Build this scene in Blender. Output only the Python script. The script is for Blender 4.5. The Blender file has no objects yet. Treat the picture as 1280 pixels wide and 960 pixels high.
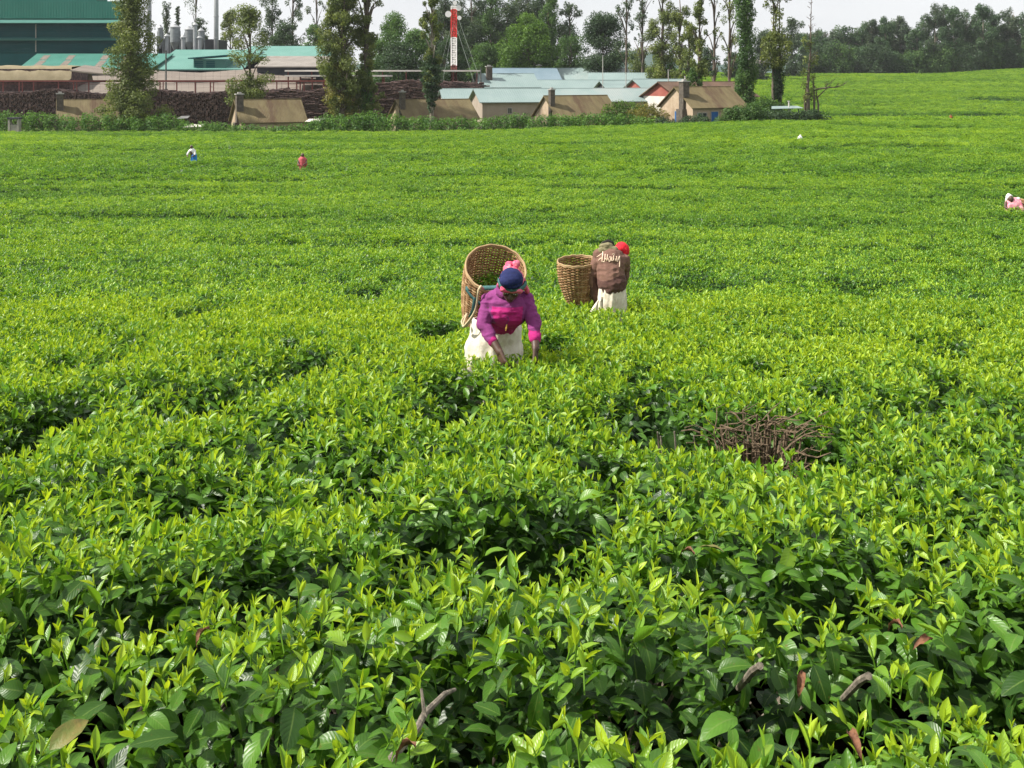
import bpy, math, random
import numpy as np
from mathutils import Vector, Matrix, Euler
from mathutils.bvhtree import BVHTree

R = math.radians
SC = bpy.context.scene
COL = SC.collection

# ------------------------------------------------------------------ camera, sky, sun, exposure
YH = 95.0                      # picture row (of 960) of the eye level
F = 1280.0                     # focal length in pixels of a 1280 wide picture
cam = bpy.data.cameras.new('camera')
cam_o = bpy.data.objects.new('camera', cam)
COL.objects.link(cam_o)
cam.sensor_width = 36.0
cam.lens = 36.0 * F / 1280.0
cam_o.location = (0, 0, 0)
cam_o.rotation_euler = (R(90), 0, 0)
cam.shift_y = -(480 - YH) / 1280.0
cam.clip_start = 0.05
cam.clip_end = 9000
SC.camera = cam_o

SUN_DIR = Vector((-0.66, -0.10, 0.74)).normalized()      # from the ground to the sun
SUN_EL = math.asin(SUN_DIR.z)
SUN_AZ = math.atan2(SUN_DIR.x, SUN_DIR.y)
world = bpy.data.worlds.new('World')
SC.world = world
world.use_nodes = True
wn, wl = world.node_tree.nodes, world.node_tree.links
wn.clear()
w_out = wn.new('ShaderNodeOutputWorld')
w_bg = wn.new('ShaderNodeBackground')
w_bg.inputs['Strength'].default_value = 0.082
sky = wn.new('ShaderNodeTexSky')
sky.sky_type = 'NISHITA'
sky.sun_disc = False
sky.sun_elevation = SUN_EL
sky.sun_rotation = SUN_AZ
sky.air_density = 1.0
sky.dust_density = 2.0
tc = wn.new('ShaderNodeTexCoord')
cmap = wn.new('ShaderNodeMapping')
cmap.inputs['Scale'].default_value = (1.6, 1.6, 5.0)
cn = wn.new('ShaderNodeTexNoise')
cn.inputs['Scale'].default_value = 1.7
cn.inputs['Detail'].default_value = 7
cn.inputs['Roughness'].default_value = 0.55
cr = wn.new('ShaderNodeValToRGB')
cr.color_ramp.elements[0].position = 0.25
cr.color_ramp.elements[0].color = (6.6, 6.75, 7.0, 1)
cr.color_ramp.elements[1].position = 0.75
cr.color_ramp.elements[1].color = (7.9, 8.0, 8.1, 1)
wmix = wn.new('ShaderNodeMix')
wmix.data_type = 'RGBA'
wmix.inputs[0].default_value = 0.93
wl.new(tc.outputs['Generated'], cmap.inputs['Vector'])
wl.new(cmap.outputs[0], cn.inputs['Vector'])
wl.new(cn.outputs['Fac'], cr.inputs['Fac'])
wl.new(sky.outputs[0], wmix.inputs[6])
wl.new(cr.outputs[0], wmix.inputs[7])
wl.new(wmix.outputs[2], w_bg.inputs['Color'])
wl.new(w_bg.outputs[0], w_out.inputs['Surface'])

sun = bpy.data.lights.new('sun', 'SUN')
sun.energy = 5.0
sun.angle = R(1.5)
sun.color = (1.0, 0.95, 0.86)
sun_o = bpy.data.objects.new('sun', sun)
sun_o.rotation_euler = SUN_DIR.to_track_quat('Z', 'Y').to_euler()
sun_o.location = (-20, 0, 40)
COL.objects.link(sun_o)

SC.view_settings.view_transform = 'Standard'
SC.view_settings.look = 'None'
SC.view_settings.exposure = 0.66
SC.view_settings.gamma = 1.0
SC.render.engine = 'CYCLES'
cy = SC.cycles
cy.max_bounces = 8
cy.diffuse_bounces = 3
cy.glossy_bounces = 2
cy.transmission_bounces = 5
cy.transparent_max_bounces = 4
cy.volume_bounces = 0
cy.use_denoising = True
cy.use_adaptive_sampling = True
cy.adaptive_threshold = 0.015
cy.caustics_reflective = False
cy.caustics_refractive = False
cy.sample_clamp_indirect = 6.0
SC.render.use_persistent_data = False

# ------------------------------------------------------------------ numbers, noise, terrain
def P(px, py, d):
    return Vector(((px - 640) / F * d, d, (YH - py) / F * d))

def X(px, d):
    return (px - 640) / F * d

def Z(py, d):
    return (YH - py) / F * d

def smooth(a, b, t):
    t = np.clip((np.asarray(t, float) - a) / (b - a), 0, 1)
    return t * t * (3 - 2 * t)

def hash2(ix, iy, seed):
    h = (ix.astype(np.int64) * 374761393 + iy.astype(np.int64) * 668265263 + seed * 1442695041) & 0xFFFFFFFF
    h = ((h ^ (h >> 13)) * 1274126177) & 0xFFFFFFFF
    h = ((h ^ (h >> 16)) * 2246822519) & 0xFFFFFFFF
    h = h ^ (h >> 15)
    return (h & 0xFFFFFF) / float(0xFFFFFF)

def vnoise(x, y, seed=0):
    x = np.asarray(x, float); y = np.asarray(y, float)
    ix, iy = np.floor(x), np.floor(y)
    fx, fy = x - ix, y - iy
    fx = fx * fx * (3 - 2 * fx); fy = fy * fy * (3 - 2 * fy)
    a = hash2(ix, iy, seed); b = hash2(ix + 1, iy, seed)
    c = hash2(ix, iy + 1, seed); d = hash2(ix + 1, iy + 1, seed)
    return (a * (1 - fx) + b * fx) * (1 - fy) + (c * (1 - fx) + d * fx) * fy

def fbm(x, y, seed=0, octv=3):
    s, amp, tot = 0, 1.0, 0
    for k in range(octv):
        s = s + amp * vnoise(np.asarray(x) * 2 ** k, np.asarray(y) * 2 ** k, seed + 17 * k)
        tot += amp; amp *= 0.5
    return s / tot

TEA = 0.85                                   # height of the plucking table
_d = np.array([-400, -5, 0, 1, 1.8, 3, 5, 8, 12, 20, 32, 50, 80, 120, 150, 175, 200, 250, 300, 350, 450, 800, 3000, 9000.])
_t = np.array([-1.0, -1.0, -1.1, -1.15, -1.22, -1.45, -1.80, -2.19, -2.77, -3.6, -4.3, -4.65, -5.3, -6.56, -6.75, -6.7, -5.55,
               -3.25, -0.95, 1.05, 2.2, 3, 6, 6.])
_ld = np.sign(_d) * np.log1p(np.abs(_d))
_fine = np.linspace(_ld[0], _ld[-1], 3000)
_ft = np.interp(_fine, _ld, _t)
_k = np.exp(-np.linspace(-2, 2, 61) ** 2); _k /= _k.sum()
_ft = np.convolve(np.pad(_ft, 30, mode='edge'), _k, mode='valid')

def table(x, y):
    """height of the top of the tea"""
    x = np.asarray(x, float); y = np.asarray(y, float)
    z = np.interp(np.sign(y) * np.log1p(np.abs(y)), _fine, _ft)
    u = x / np.maximum(y, 1.0)
    left = 1 - smooth(0.10, 0.24, u)
    z = z + 2.6 * left * smooth(150, 235, y) * (1 - smooth(300, 500, y))
    z = z + 1.6 * smooth(0.40, 0.5, u) * smooth(250, 350, y)
    z = z + 1.25 * smooth(-0.12, 0.28, u) * smooth(55, 112, y) * (1 - smooth(124, 168, y))
    return z

def ground(x, y):
    return table(x, y) - TEA

def gz(x, y):
    return float(ground(np.array([x]), np.array([y]))[0])

_dl = np.exp(np.linspace(math.log(0.8), math.log(130), 900))
_pyl = YH - table(np.zeros(900), _dl) * F / _dl
def d_of_py(py):
    return float(np.interp(-py, -_pyl, _dl))

_ray = np.exp(np.linspace(math.log(0.9), math.log(344), 6000))
def d_solve(px, py):
    """depth at which the line of sight through px, py first meets the tea"""
    below = (YH - py) / F * _ray <= table(X(px, _ray), _ray)
    return float(_ray[np.argmax(below)]) if below.any() else 344.0

# dark hollows in the table seen in the picture: px, py, half width px, depth factor
HOLLOWS = [(1235, 800, 75, 1.0), (1060, 815, 55, .75), (960, 815, 45, .8), (830, 832, 50, .9), (585, 850, 45, .9), (690, 645, 42, 1), (540, 652, 36, .8),
           (838, 520, 44, 1.0), (968, 536, 84, 1.0), (75, 515, 46, 1), (290, 480, 40, .9), (578, 482, 28, 1), (465, 358, 22, 1),
           (548, 406, 26, .9), (690, 425, 20, .8), (60, 740, 50, .6), (180, 730, 50, .75), (330, 690, 50, .6), (300, 900, 80, .9),
           (200, 930, 80, .8), (120, 840, 40, .5), (940, 450, 22, .7), (1060, 352, 24, .8), (870, 347, 40, .7), (1145, 182, 22, 1), (1250, 505, 40, .7),
           (760, 570, 40, .5), (1110, 590, 40, .6), (450, 590, 40, .5), (240, 610, 40, .5), (860, 690, 40, .5), (20, 610, 30, .5),
           (1020, 480, 30, .5), (380, 440, 30, .6), (150, 440, 25, .6), (255, 378, 30, .5), (1180, 430, 30, .5)]
PEOPLE = [(X(622, 8.2), 8.28, .24, .20), (X(764, 12), 11.98, .19, .19), (X(718, 12.26), 12.24, .15, .14)]
HOLLOWS += [(1120, 145, 95, .9), (1230, 144, 60, .8), (1255, 124, 55, 1), (1090, 157, 40, .7), (1160, 158, 55, .8), (1060, 155, 30, .7), (1100, 182, 60, .55),
            (1030, 186, 40, .6), (760, 235, 90, .45), (680, 262, 40, .5), (560, 240, 60, .4), (840, 206, 60, .5), (300, 208, 70, .5), (390, 212, 30, .5), (120, 195, 70, .4),
            (500, 178, 80, .4), (720, 180, 60, .4), (950, 235, 50, .4), (1210, 236, 60, .5), (170, 170, 40, .5), (620, 300, 40, .4), (280, 300, 40, .35)]
HW = []
for px, py, hw, s in HOLLOWS:
    d = d_solve(px, py) + 0.12
    hh = min(0.55 * hw, 30) if py > 330 else 4.0
    ry = max(0.17, 0.42 * abs(d_solve(px, py - hh) - d_solve(px, py + hh)))
    if py < 330: s *= .75
    HW.append((X(px, d), d, 1.15 * hw / F * d, min(ry, .05 * d + .25), s))

def voronoi(x, y, sx, sy, seed, jit=0.75):
    gx, gy = x / sx, y / sy
    gx = gx + 0.5 * (np.floor(gy).astype(int) % 2)
    ix, iy = np.floor(gx), np.floor(gy)
    f1 = np.full(x.shape, 9.0); f2 = np.full(x.shape, 9.0); cid = np.zeros(x.shape, np.int64)
    for oy in (-1, 0, 1):
        for ox in (-1, 0, 1):
            cx, cyy = ix + ox, iy + oy
            px = cx + 0.5 + jit * (hash2(cx, cyy, seed) - 0.5)
            py = cyy + 0.5 + jit * (hash2(cx, cyy, seed + 5) - 0.5)
            dd = np.hypot((gx - px), (gy - py))
            k = (cx.astype(np.int64) + 5000) * 20000 + cyy.astype(np.int64) + 5000
            closer = dd < f1
            f2 = np.where(closer, f1, np.minimum(f2, dd))
            cid = np.where(closer, k, cid)
            f1 = np.where(closer, dd, f1)
    return f1, f2, cid

def canopy(x, y):
    """returns (drop below the table, gap strength 0..1, cell id)"""
    x = np.asarray(x, float); y = np.asarray(y, float)
    yy = y + 0.25 * np.sin(x * 0.35) + 0.7 * (fbm(x * 0.12, y * 0.12, 3) - .5)
    f1, f2, cid = voronoi(x + 0.3 * (fbm(x, y, 8) - .5), yy, 1.35, 0.80, 11)
    edge = 1 - smooth(0.02, 0.32, f2 - f1)
    near = 1 - smooth(18, 40, y)
    mask = smooth(0.43, 0.64, fbm(x * 0.55 + 9, y * 0.8, 21))
    gap = edge * (0.14 + 0.86 * mask) * near * (1 - .65 * smooth(5, 11, y))
    # long thin breaks between the rows, far off
    streak = smooth(0.56, 0.70, fbm(x * 0.045, y * 0.42 + 0.15 * np.sin(x * .1), 31, 4))
    row = 1 - smooth(0.0, 0.20, np.abs(((y + 1.5 * np.sin(x * 0.03) + 2.0 * fbm(x * .02, y * .02, 5)) / 3.6) % 1.0 - 0.5) * 2)
    rmask = smooth(0.42, 0.65, fbm(x * 0.03 + 4, y * 0.09, 77))
    gap = np.maximum(gap, smooth(8, 22, y) * np.maximum(streak * 0.42, row * rmask * 0.55))
    dip = np.zeros_like(x)
    for hx, hy, rx, ry, s in HW:
        q = ((x - hx) / rx) ** 2 + ((y - hy) / ry) ** 2 + 0.9 * (fbm(x * 6, y * 6, 41) - .5)
        gap = np.maximum(gap, s * (1 - smooth(0.35, 1.25, q)))
        if hy < 20:                                  # the bush on the near side of a hollow is cut lower
            dy = y - hy
            dip = np.maximum(dip, s * np.exp(-((x - hx) / (1.35 * rx)) ** 2) * smooth(-ry - np.clip(.22 * hy, .5, 1.6), -ry * .6, dy) * (1 - smooth(ry * .2, ry * .75, dy)))
    drop = .17 * dip + gap * np.interp(y, [10, 25], [.22, .50]) + 0.10 * np.minimum(f1, 1) ** 2 * near + 0.10 * (1 - fbm(x * 2.1, y * 2.1, 51)) + 0.22 * (1 - fbm(x * .33, y * .5, 61))
    drop = drop - 0.17
    for hx_, hy_, rx, ry in PEOPLE:              # the table is full right round the pickers
        q = np.hypot((x - hx_) / .75, (y - hy_ + .25) / .8)
        drop = drop * smooth(.6, 1.4, q) - (.05 if hy_ > 10 else 0) * (1 - smooth(.6, 1.4, q))
        gap = gap * smooth(.5, 1.2, q)
    return drop, gap, cid

# ------------------------------------------------------------------ materials
def new_mat(name):
    m = bpy.data.materials.new(name)
    m.use_nodes = True
    n, l = m.node_tree.nodes, m.node_tree.links
    b = n['Principled BSDF']
    return m, n, l, b

def mat(name, c1, c2=None, scale=4.0, rough=0.7, bump=0.0, metal=0.0, spec=0.4, stretch=(1, 1, 1), c3=None, detail=6, stripes=None):
    """c1..c2 mottled by noise, an optional c3 in patches, stripes=(axis, per metre) for corrugation or boards"""
    m, n, l, b = new_mat(name)
    b.inputs['Roughness'].default_value = rough
    b.inputs['Metallic'].default_value = metal
    b.inputs['Specular IOR Level'].default_value = spec
    tcn = n.new('ShaderNodeTexCoord')
    mp = n.new('ShaderNodeMapping')
    mp.inputs['Scale'].default_value = stretch
    l.new(tcn.outputs['Object'], mp.inputs['Vector'])
    nz = n.new('ShaderNodeTexNoise')
    nz.inputs['Scale'].default_value = scale
    nz.inputs['Detail'].default_value = detail
    nz.inputs['Roughness'].default_value = 0.6
    l.new(mp.outputs[0], nz.inputs['Vector'])
    rp = n.new('ShaderNodeValToRGB')
    rp.color_ramp.elements[0].position = 0.35
    rp.color_ramp.elements[1].position = 0.68
    rp.color_ramp.elements[0].color = (*c1, 1)
    rp.color_ramp.elements[1].color = (*(c2 or c1), 1)
    l.new(nz.outputs['Fac'], rp.inputs['Fac'])
    out = rp.outputs[0]
    if c3:
        nz2 = n.new('ShaderNodeTexNoise')
        nz2.inputs['Scale'].default_value = scale * 0.35
        nz2.inputs['Detail'].default_value = 8
        nz2.inputs['Roughness'].default_value = 0.7
        l.new(mp.outputs[0], nz2.inputs['Vector'])
        r2 = n.new('ShaderNodeValToRGB')
        r2.color_ramp.elements[0].position = 0.52
        r2.color_ramp.elements[1].position = 0.66
        l.new(nz2.outputs['Fac'], r2.inputs['Fac'])
        mx = n.new('ShaderNodeMix'); mx.data_type = 'RGBA'
        l.new(r2.outputs[0], mx.inputs[0])
        l.new(out, mx.inputs[6])
        mx.inputs[7].default_value = (*c3, 1)
        out = mx.outputs[2]
    l.new(out, b.inputs['Base Color'])
    h = None
    if bump:
        bp = n.new('ShaderNodeBump')
        bp.inputs['Strength'].default_value = bump
        bp.inputs['Distance'].default_value = 0.02
        l.new(nz.outputs['Fac'], bp.inputs['Height'])
        h = bp
    if stripes:
        ax, per = stripes
        wv = n.new('ShaderNodeTexWave')
        wv.wave_type = 'BANDS'
        wv.bands_direction = ax
        wv.inputs['Scale'].default_value = per / 2 / math.pi * 2 * 3.14159 / 6.2832 * 2
        wv.inputs['Distortion'].default_value = 0
        l.new(tcn.outputs['Object'], wv.inputs['Vector'])
        bp2 = n.new('ShaderNodeBump')
        bp2.inputs['Strength'].default_value = 0.6
        bp2.inputs['Distance'].default_value = 0.03
        l.new(wv.outputs['Fac'], bp2.inputs['Height'])
        if h:
            l.new(h.outputs[0], bp2.inputs['Normal'])
        h = bp2
    if h:
        l.new(h.outputs[0], b.inputs['Normal'])
    return m

def leaf_mat(name, dark, mid, young, rough=0.42, spec=0.5, trans=0.35, veins=False, tcol=(1.5, 1.35, .6), age_default=None):
    """leaf: colour by the 'age' attribute of the mesh (0 old .. 1 young) and per-instance 'tint'"""
    m, n, l, b = new_mat(name)
    age = n.new('ShaderNodeAttribute'); age.attribute_name = 'age'
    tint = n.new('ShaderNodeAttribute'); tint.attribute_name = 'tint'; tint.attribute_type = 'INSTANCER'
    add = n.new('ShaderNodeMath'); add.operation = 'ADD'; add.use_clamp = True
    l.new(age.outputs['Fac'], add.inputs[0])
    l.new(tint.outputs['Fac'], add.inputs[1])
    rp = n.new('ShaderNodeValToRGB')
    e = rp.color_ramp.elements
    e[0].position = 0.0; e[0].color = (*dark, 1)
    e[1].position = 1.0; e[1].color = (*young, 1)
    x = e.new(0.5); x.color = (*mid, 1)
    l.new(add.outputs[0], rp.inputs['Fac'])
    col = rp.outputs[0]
    geo = n.new('ShaderNodeNewGeometry')
    if veins:
        uv = n.new('ShaderNodeUVMap')
        sp = n.new('ShaderNodeSeparateXYZ')
        l.new(uv.outputs[0], sp.inputs[0])
        ab = n.new('ShaderNodeMath'); ab.operation = 'SUBTRACT'; ab.inputs[1].default_value = 0.5
        l.new(sp.outputs[0], ab.inputs[0])
        ab2 = n.new('ShaderNodeMath'); ab2.operation = 'ABSOLUTE'
        l.new(ab.outputs[0], ab2.inputs[0])
        # side veins: sin((v - 0.5|u|) * k)
        mu = n.new('ShaderNodeMath'); mu.operation = 'MULTIPLY_ADD'; mu.inputs[1].default_value = -0.55
        l.new(ab2.outputs[0], mu.inputs[0]); l.new(sp.outputs[1], mu.inputs[2])
        mk = n.new('ShaderNodeMath'); mk.operation = 'MULTIPLY'; mk.inputs[1].default_value = 2 * math.pi * 4.5
        l.new(mu.outputs[0], mk.inputs[0])
        sn = n.new('ShaderNodeMath'); sn.operation = 'SINE'
        l.new(mk.outputs[0], sn.inputs[0])
        pw = n.new('ShaderNodeMath'); pw.operation = 'ABSOLUTE'
        l.new(sn.outputs[0], pw.inputs[0])
        # the midrib
        rib = n.new('ShaderNodeMapRange')
        rib.inputs['From Min'].default_value = 0.015; rib.inputs['From Max'].default_value = 0.05
        rib.inputs['To Min'].default_value = 1.0; rib.inputs['To Max'].default_value = 0.0
        l.new(ab2.outputs[0], rib.inputs['Value'])
        mx = n.new('ShaderNodeMix'); mx.data_type = 'RGBA'
        rs = n.new('ShaderNodeMath'); rs.operation = 'MULTIPLY'; rs.inputs[1].default_value = 0.45
        l.new(rib.outputs[0], rs.inputs[0])
        l.new(rs.outputs[0], mx.inputs[0])
        l.new(col, mx.inputs[6])
        mx.inputs[7].default_value = (0.20, 0.30, 0.07, 1)
        col = mx.outputs[2]
        bp = n.new('ShaderNodeBump')
        bp.inputs['Strength'].default_value = 0.22
        bp.inputs['Distance'].default_value = 0.002
        l.new(pw.outputs[0], bp.inputs['Height'])
        l.new(bp.outputs[0], b.inputs['Normal'])
        # mottling
        nz = n.new('ShaderNodeTexNoise'); nz.inputs['Scale'].default_value = 38; nz.inputs['Detail'].default_value = 4
        tcn = n.new('ShaderNodeTexCoord')
        l.new(tcn.outputs['Object'], nz.inputs['Vector'])
        mr = n.new('ShaderNodeMapRange'); mr.inputs['To Min'].default_value = 0.72; mr.inputs['To Max'].default_value = 1.25
        l.new(nz.outputs['Fac'], mr.inputs['Value'])
        sc = n.new('ShaderNodeVectorMath'); sc.operation = 'SCALE'
        l.new(col, sc.inputs[0]); l.new(mr.outputs[0], sc.inputs['Scale'])
        col = sc.outputs[0]
        sp_n = n.new('ShaderNodeTexNoise'); sp_n.inputs['Scale'].default_value = 75; sp_n.inputs['Detail'].default_value = 2
        oi = n.new('ShaderNodeObjectInfo')
        sh_ = n.new('ShaderNodeVectorMath'); sh_.operation = 'ADD'
        l.new(tcn.outputs['Object'], sh_.inputs[0]); l.new(oi.outputs['Random'], sh_.inputs[1])
        l.new(sh_.outputs[0], sp_n.inputs['Vector'])
        sr = n.new('ShaderNodeMapRange'); sr.inputs['From Min'].default_value = 0.66; sr.inputs['From Max'].default_value = 0.76; sr.inputs['To Max'].default_value = 0.55
        l.new(sp_n.outputs['Fac'], sr.inputs['Value'])
        sm_ = n.new('ShaderNodeMix'); sm_.data_type = 'RGBA'
        l.new(sr.outputs[0], sm_.inputs[0]); l.new(col, sm_.inputs[6]); sm_.inputs[7].default_value = (0.17, 0.12, 0.035, 1)
        col = sm_.outputs[2]
    l.new(col, b.inputs['Base Color'])
    b.inputs['Roughness'].default_value = rough
    b.inputs['Specular IOR Level'].default_value = spec
    if trans > 0:
        tr = n.new('ShaderNodeBsdfTranslucent')
        tm = n.new('ShaderNodeVectorMath'); tm.operation = 'MULTIPLY'; tm.inputs[1].default_value = tcol
        l.new(col, tm.inputs[0])
        l.new(tm.outputs[0], tr.inputs['Color'])
        ms = n.new('ShaderNodeMixShader'); ms.inputs[0].default_value = trans
        l.new(b.outputs[0], ms.inputs[1]); l.new(tr.outputs[0], ms.inputs[2])
        l.new(ms.outputs[0], n['Material Output'].inputs['Surface'])
    return m

M = {}
M['tea'] = leaf_mat('tea_leaf_green', (0.022, 0.066, 0.012), (0.120, 0.280, 0.026), (0.425, 0.57, 0.034), rough=0.36, spec=0.42, trans=0.40, veins=True)
M['tea_far'] = leaf_mat('tea_leaf_green_far', (0.022, 0.064, 0.012), (0.104, 0.26, 0.026), (0.355, 0.515, 0.034), rough=0.40, spec=0.38, trans=0.38)
M['tea_under'] = mat('tea_under_shade', (0.012, 0.030, 0.008), (0.035, 0.075, 0.015), scale=9, rough=0.9, bump=.6, spec=.1)  # dark tone stands in for the shaded void below the canopy
M['soil'] = mat('soil', (0.030, 0.018, 0.012), (0.075, 0.045, 0.028), scale=6, rough=.95, bump=.6, spec=.1)
M['grass'] = mat('rough_grass', (0.05, 0.09, 0.02), (0.12, 0.17, 0.04), scale=.5, rough=.95, bump=.4, spec=.1, c3=(.12, .09, .05))
M['branch'] = mat('tea_wood', (0.10, 0.085, 0.065), (0.26, 0.22, 0.17), scale=60, rough=.85, bump=.5, stretch=(1, 1, .4))
M['twig'] = mat('dry_twig', (0.075, 0.050, 0.030), (0.20, 0.145, 0.090), scale=50, rough=.9, bump=.4)
M['stem'] = mat('green_stem', (0.10, 0.19, 0.04), (0.16, 0.27, 0.06), scale=40, rough=.6)
M['dead'] = mat('dead_leaf', (0.075, 0.026, 0.014), (0.22, 0.10, 0.045), scale=60, rough=.7, bump=.4)
M['bark'] = mat('bark', (0.06, 0.045, 0.035), (0.16, 0.13, 0.10), scale=3, rough=.9, bump=.6, stretch=(1, 1, .25))
M['pale_bark'] = mat('pale_bark', (0.17, 0.14, 0.11), (0.34, 0.29, 0.24), scale=2, rough=.85, bump=.3, stretch=(1, 1, .25))

def tree_leaf_mat(name, a, b_, c):
    return leaf_mat(name, a, b_, c, rough=.55, spec=.3, trans=.36, tcol=(1.35, 1.35, .8))
M['leaf_olive'] = tree_leaf_mat('olive_foliage', (0.080, 0.115, 0.032), (0.145, 0.188, 0.050), (0.24, 0.265, 0.075))
M['leaf_dark'] = tree_leaf_mat('dark_foliage', (0.028, 0.058, 0.030), (0.052, 0.096, 0.046), (0.090, 0.145, 0.060))
M['leaf_mid'] = tree_leaf_mat('mid_foliage', (0.048, 0.105, 0.032), (0.086, 0.168, 0.046), (0.145, 0.24, 0.064))
M['leaf_blue'] = tree_leaf_mat('eucalyptus_foliage', (0.042, 0.076, 0.044), (0.074, 0.114, 0.064), (0.130, 0.17, 0.092))
M['leaf_line'] = tree_leaf_mat('treeline_foliage', (0.038, 0.084, 0.040), (0.070, 0.132, 0.060), (0.125, 0.195, 0.088))
M['leaf_bright'] = tree_leaf_mat('bright_foliage', (0.045, 0.10, 0.015), (0.09, 0.18, 0.025), (0.16, 0.27, 0.035))
M['leaf_straw'] = tree_leaf_mat('yellowing_foliage', (0.10, 0.105, 0.025), (0.20, 0.19, 0.045), (0.33, 0.30, 0.08))
M['leaf_hedge'] = tree_leaf_mat('hedge_foliage', (0.046, 0.118, 0.028), (0.100, 0.21, 0.042), (0.19, 0.33, 0.058))

M['green_wall'] = mat('green_sheet_wall', (0.014, 0.125, 0.096), (0.020, 0.150, 0.116), scale=.4, rough=.6, spec=.25, stripes=('X', 2.0), stretch=(1, 1, .2))
M['teal_dark'] = mat('dark_teal_sheet', (0.004, 0.066, 0.074), (0.007, 0.082, 0.090), scale=.5, rough=.7, spec=.2, stretch=(1, 1, .2))
M['teal_band'] = mat('pale_teal_band', (0.040, 0.145, 0.122), (0.055, 0.172, 0.145), scale=.7, rough=.55)
M['teal_roof'] = mat('teal_roof_sheet', (0.036, 0.155, 0.123), (0.052, 0.188, 0.150), scale=.35, rough=.55, stripes=('X', 2.5))
M['mint_roof'] = mat('mint_roof_sheet', (0.085, 0.215, 0.180), (0.110, 0.250, 0.212), scale=.35, rough=.55, stripes=('X', 2.5))
M['rust_patch'] = mat('weathered_sheet', (0.12, 0.10, 0.085), (0.20, 0.17, 0.14), scale=2, rough=.8)
M['grey_roof'] = mat('grey_roof_sheet', (0.19, 0.17, 0.152), (0.25, 0.225, 0.20), scale=.5, rough=.7, c3=(.16, .125, .10))
M['blue_roof'] = mat('pale_blue_roof_sheet', (0.185, 0.250, 0.243), (0.230, 0.295, 0.288), scale=.25, rough=.55, c3=(0.26, 0.30, .29), stripes=('X', 3))
M['blue_panel'] = mat('blue_roof_panel', (0.150, 0.215, 0.26), (0.185, 0.25, 0.295), scale=.4, rough=.5)
M['tan_roof'] = mat('lichen_tan_roof', (0.120, 0.094, 0.044), (0.168, 0.134, 0.066), scale=.6, rough=.9, c3=(0.090, 0.056, 0.030), stripes=('X', 5), stretch=(2, .6, .6))
M['brown_roof'] = mat('brown_roof', (0.085, 0.050, 0.035), (0.14, 0.085, 0.055), scale=.6, rough=.9, c3=(.17, .12, .07), stripes=('X', 5))
M['cream'] = mat('cream_plaster', (0.36, 0.27, 0.19), (0.45, 0.355, 0.26), scale=1.2, rough=.9, c3=(.28, .20, .13))
M['white'] = mat('white_plaster', (0.52, 0.485, 0.44), (0.60, 0.57, 0.53), scale=.9, rough=.85)
M['beige'] = mat('beige_boards', (0.29, 0.235, 0.19), (0.36, 0.30, 0.25), scale=.8, rough=.85)
M['red_gable'] = mat('red_brown_gable', (0.24, 0.065, 0.05), (0.32, 0.10, 0.075), scale=1, rough=.8)
M['stone'] = mat('chimney_stone', (0.062, 0.052, 0.042), (0.13, 0.11, 0.09), scale=3, rough=.95, bump=.6)
M['blue_door'] = mat('blue_door_paint', (0.018, 0.095, 0.30), (0.025, 0.125, 0.36), scale=3, rough=.5)
M['glass'] = mat('dark_window', (0.02, 0.025, 0.03), (0.04, 0.05, 0.055), scale=2, rough=.15, spec=.6)
M['trim'] = mat('grey_trim', (0.30, 0.29, 0.27), (0.38, 0.37, 0.35), scale=3, rough=.7)
M['dark'] = mat('dark_grey_sheet', (0.025, 0.028, 0.035), (0.045, 0.048, 0.055), scale=1, rough=.8)  # near black grey, lightly mottled
M['steel'] = mat('dull_steel', (0.27, 0.28, 0.29), (0.36, 0.37, 0.38), scale=1.4, rough=.5, metal=.2)
M['grey_steel'] = mat('grey_painted_steel', (0.19, 0.21, 0.22), (0.27, 0.29, 0.30), scale=2, rough=.6)
M['red_steel'] = mat('red_oxide_steel', (0.12, 0.03, 0.025), (0.18, 0.05, 0.04), scale=3, rough=.7)
M['firewood'] = mat('firewood', (0.030, 0.018, 0.018), (0.13, 0.080, 0.070), scale=2.6, rough=.95)
M['firewood_pale'] = mat('split_firewood', (0.30, 0.215, 0.16), (0.44, 0.335, 0.26), scale=1.0, rough=.9, stretch=(.2, 1, 3))
M['sheet_pale'] = mat('pale_plastic_sheet', (0.145, 0.120, 0.10), (0.21, 0.175, 0.148), scale=.8, rough=.8, c3=(.12, .095, .075), stretch=(.3, 3, 3))
M['tarp'] = mat('tan_tarpaulin', (0.17, 0.14, 0.078), (0.225, 0.185, 0.11), scale=.8, rough=.85, bump=.3)
M['mast_red'] = mat('mast_red_paint', (0.55, 0.02, 0.02), (0.62, 0.04, 0.03), scale=3, rough=.5)
M['mast_white'] = mat('mast_white_paint', (0.74, 0.72, 0.70), (0.80, 0.79, 0.78), scale=3, rough=.5)
M['wire'] = mat('guy_wire', (0.32, 0.36, 0.33), (0.38, 0.42, 0.39), scale=3, rough=.5)
M['pole'] = mat('pole_wood', (0.06, 0.07, 0.065), (0.10, 0.11, 0.10), scale=3, rough=.8)
M['concrete'] = mat('concrete', (0.29, 0.27, 0.235), (0.38, 0.355, 0.31), scale=3, rough=.9)
M['hill'] = mat('wooded_hill', (0.05, 0.085, 0.075), (0.08, 0.115, 0.10), scale=.01, rough=1, spec=.05)

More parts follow.
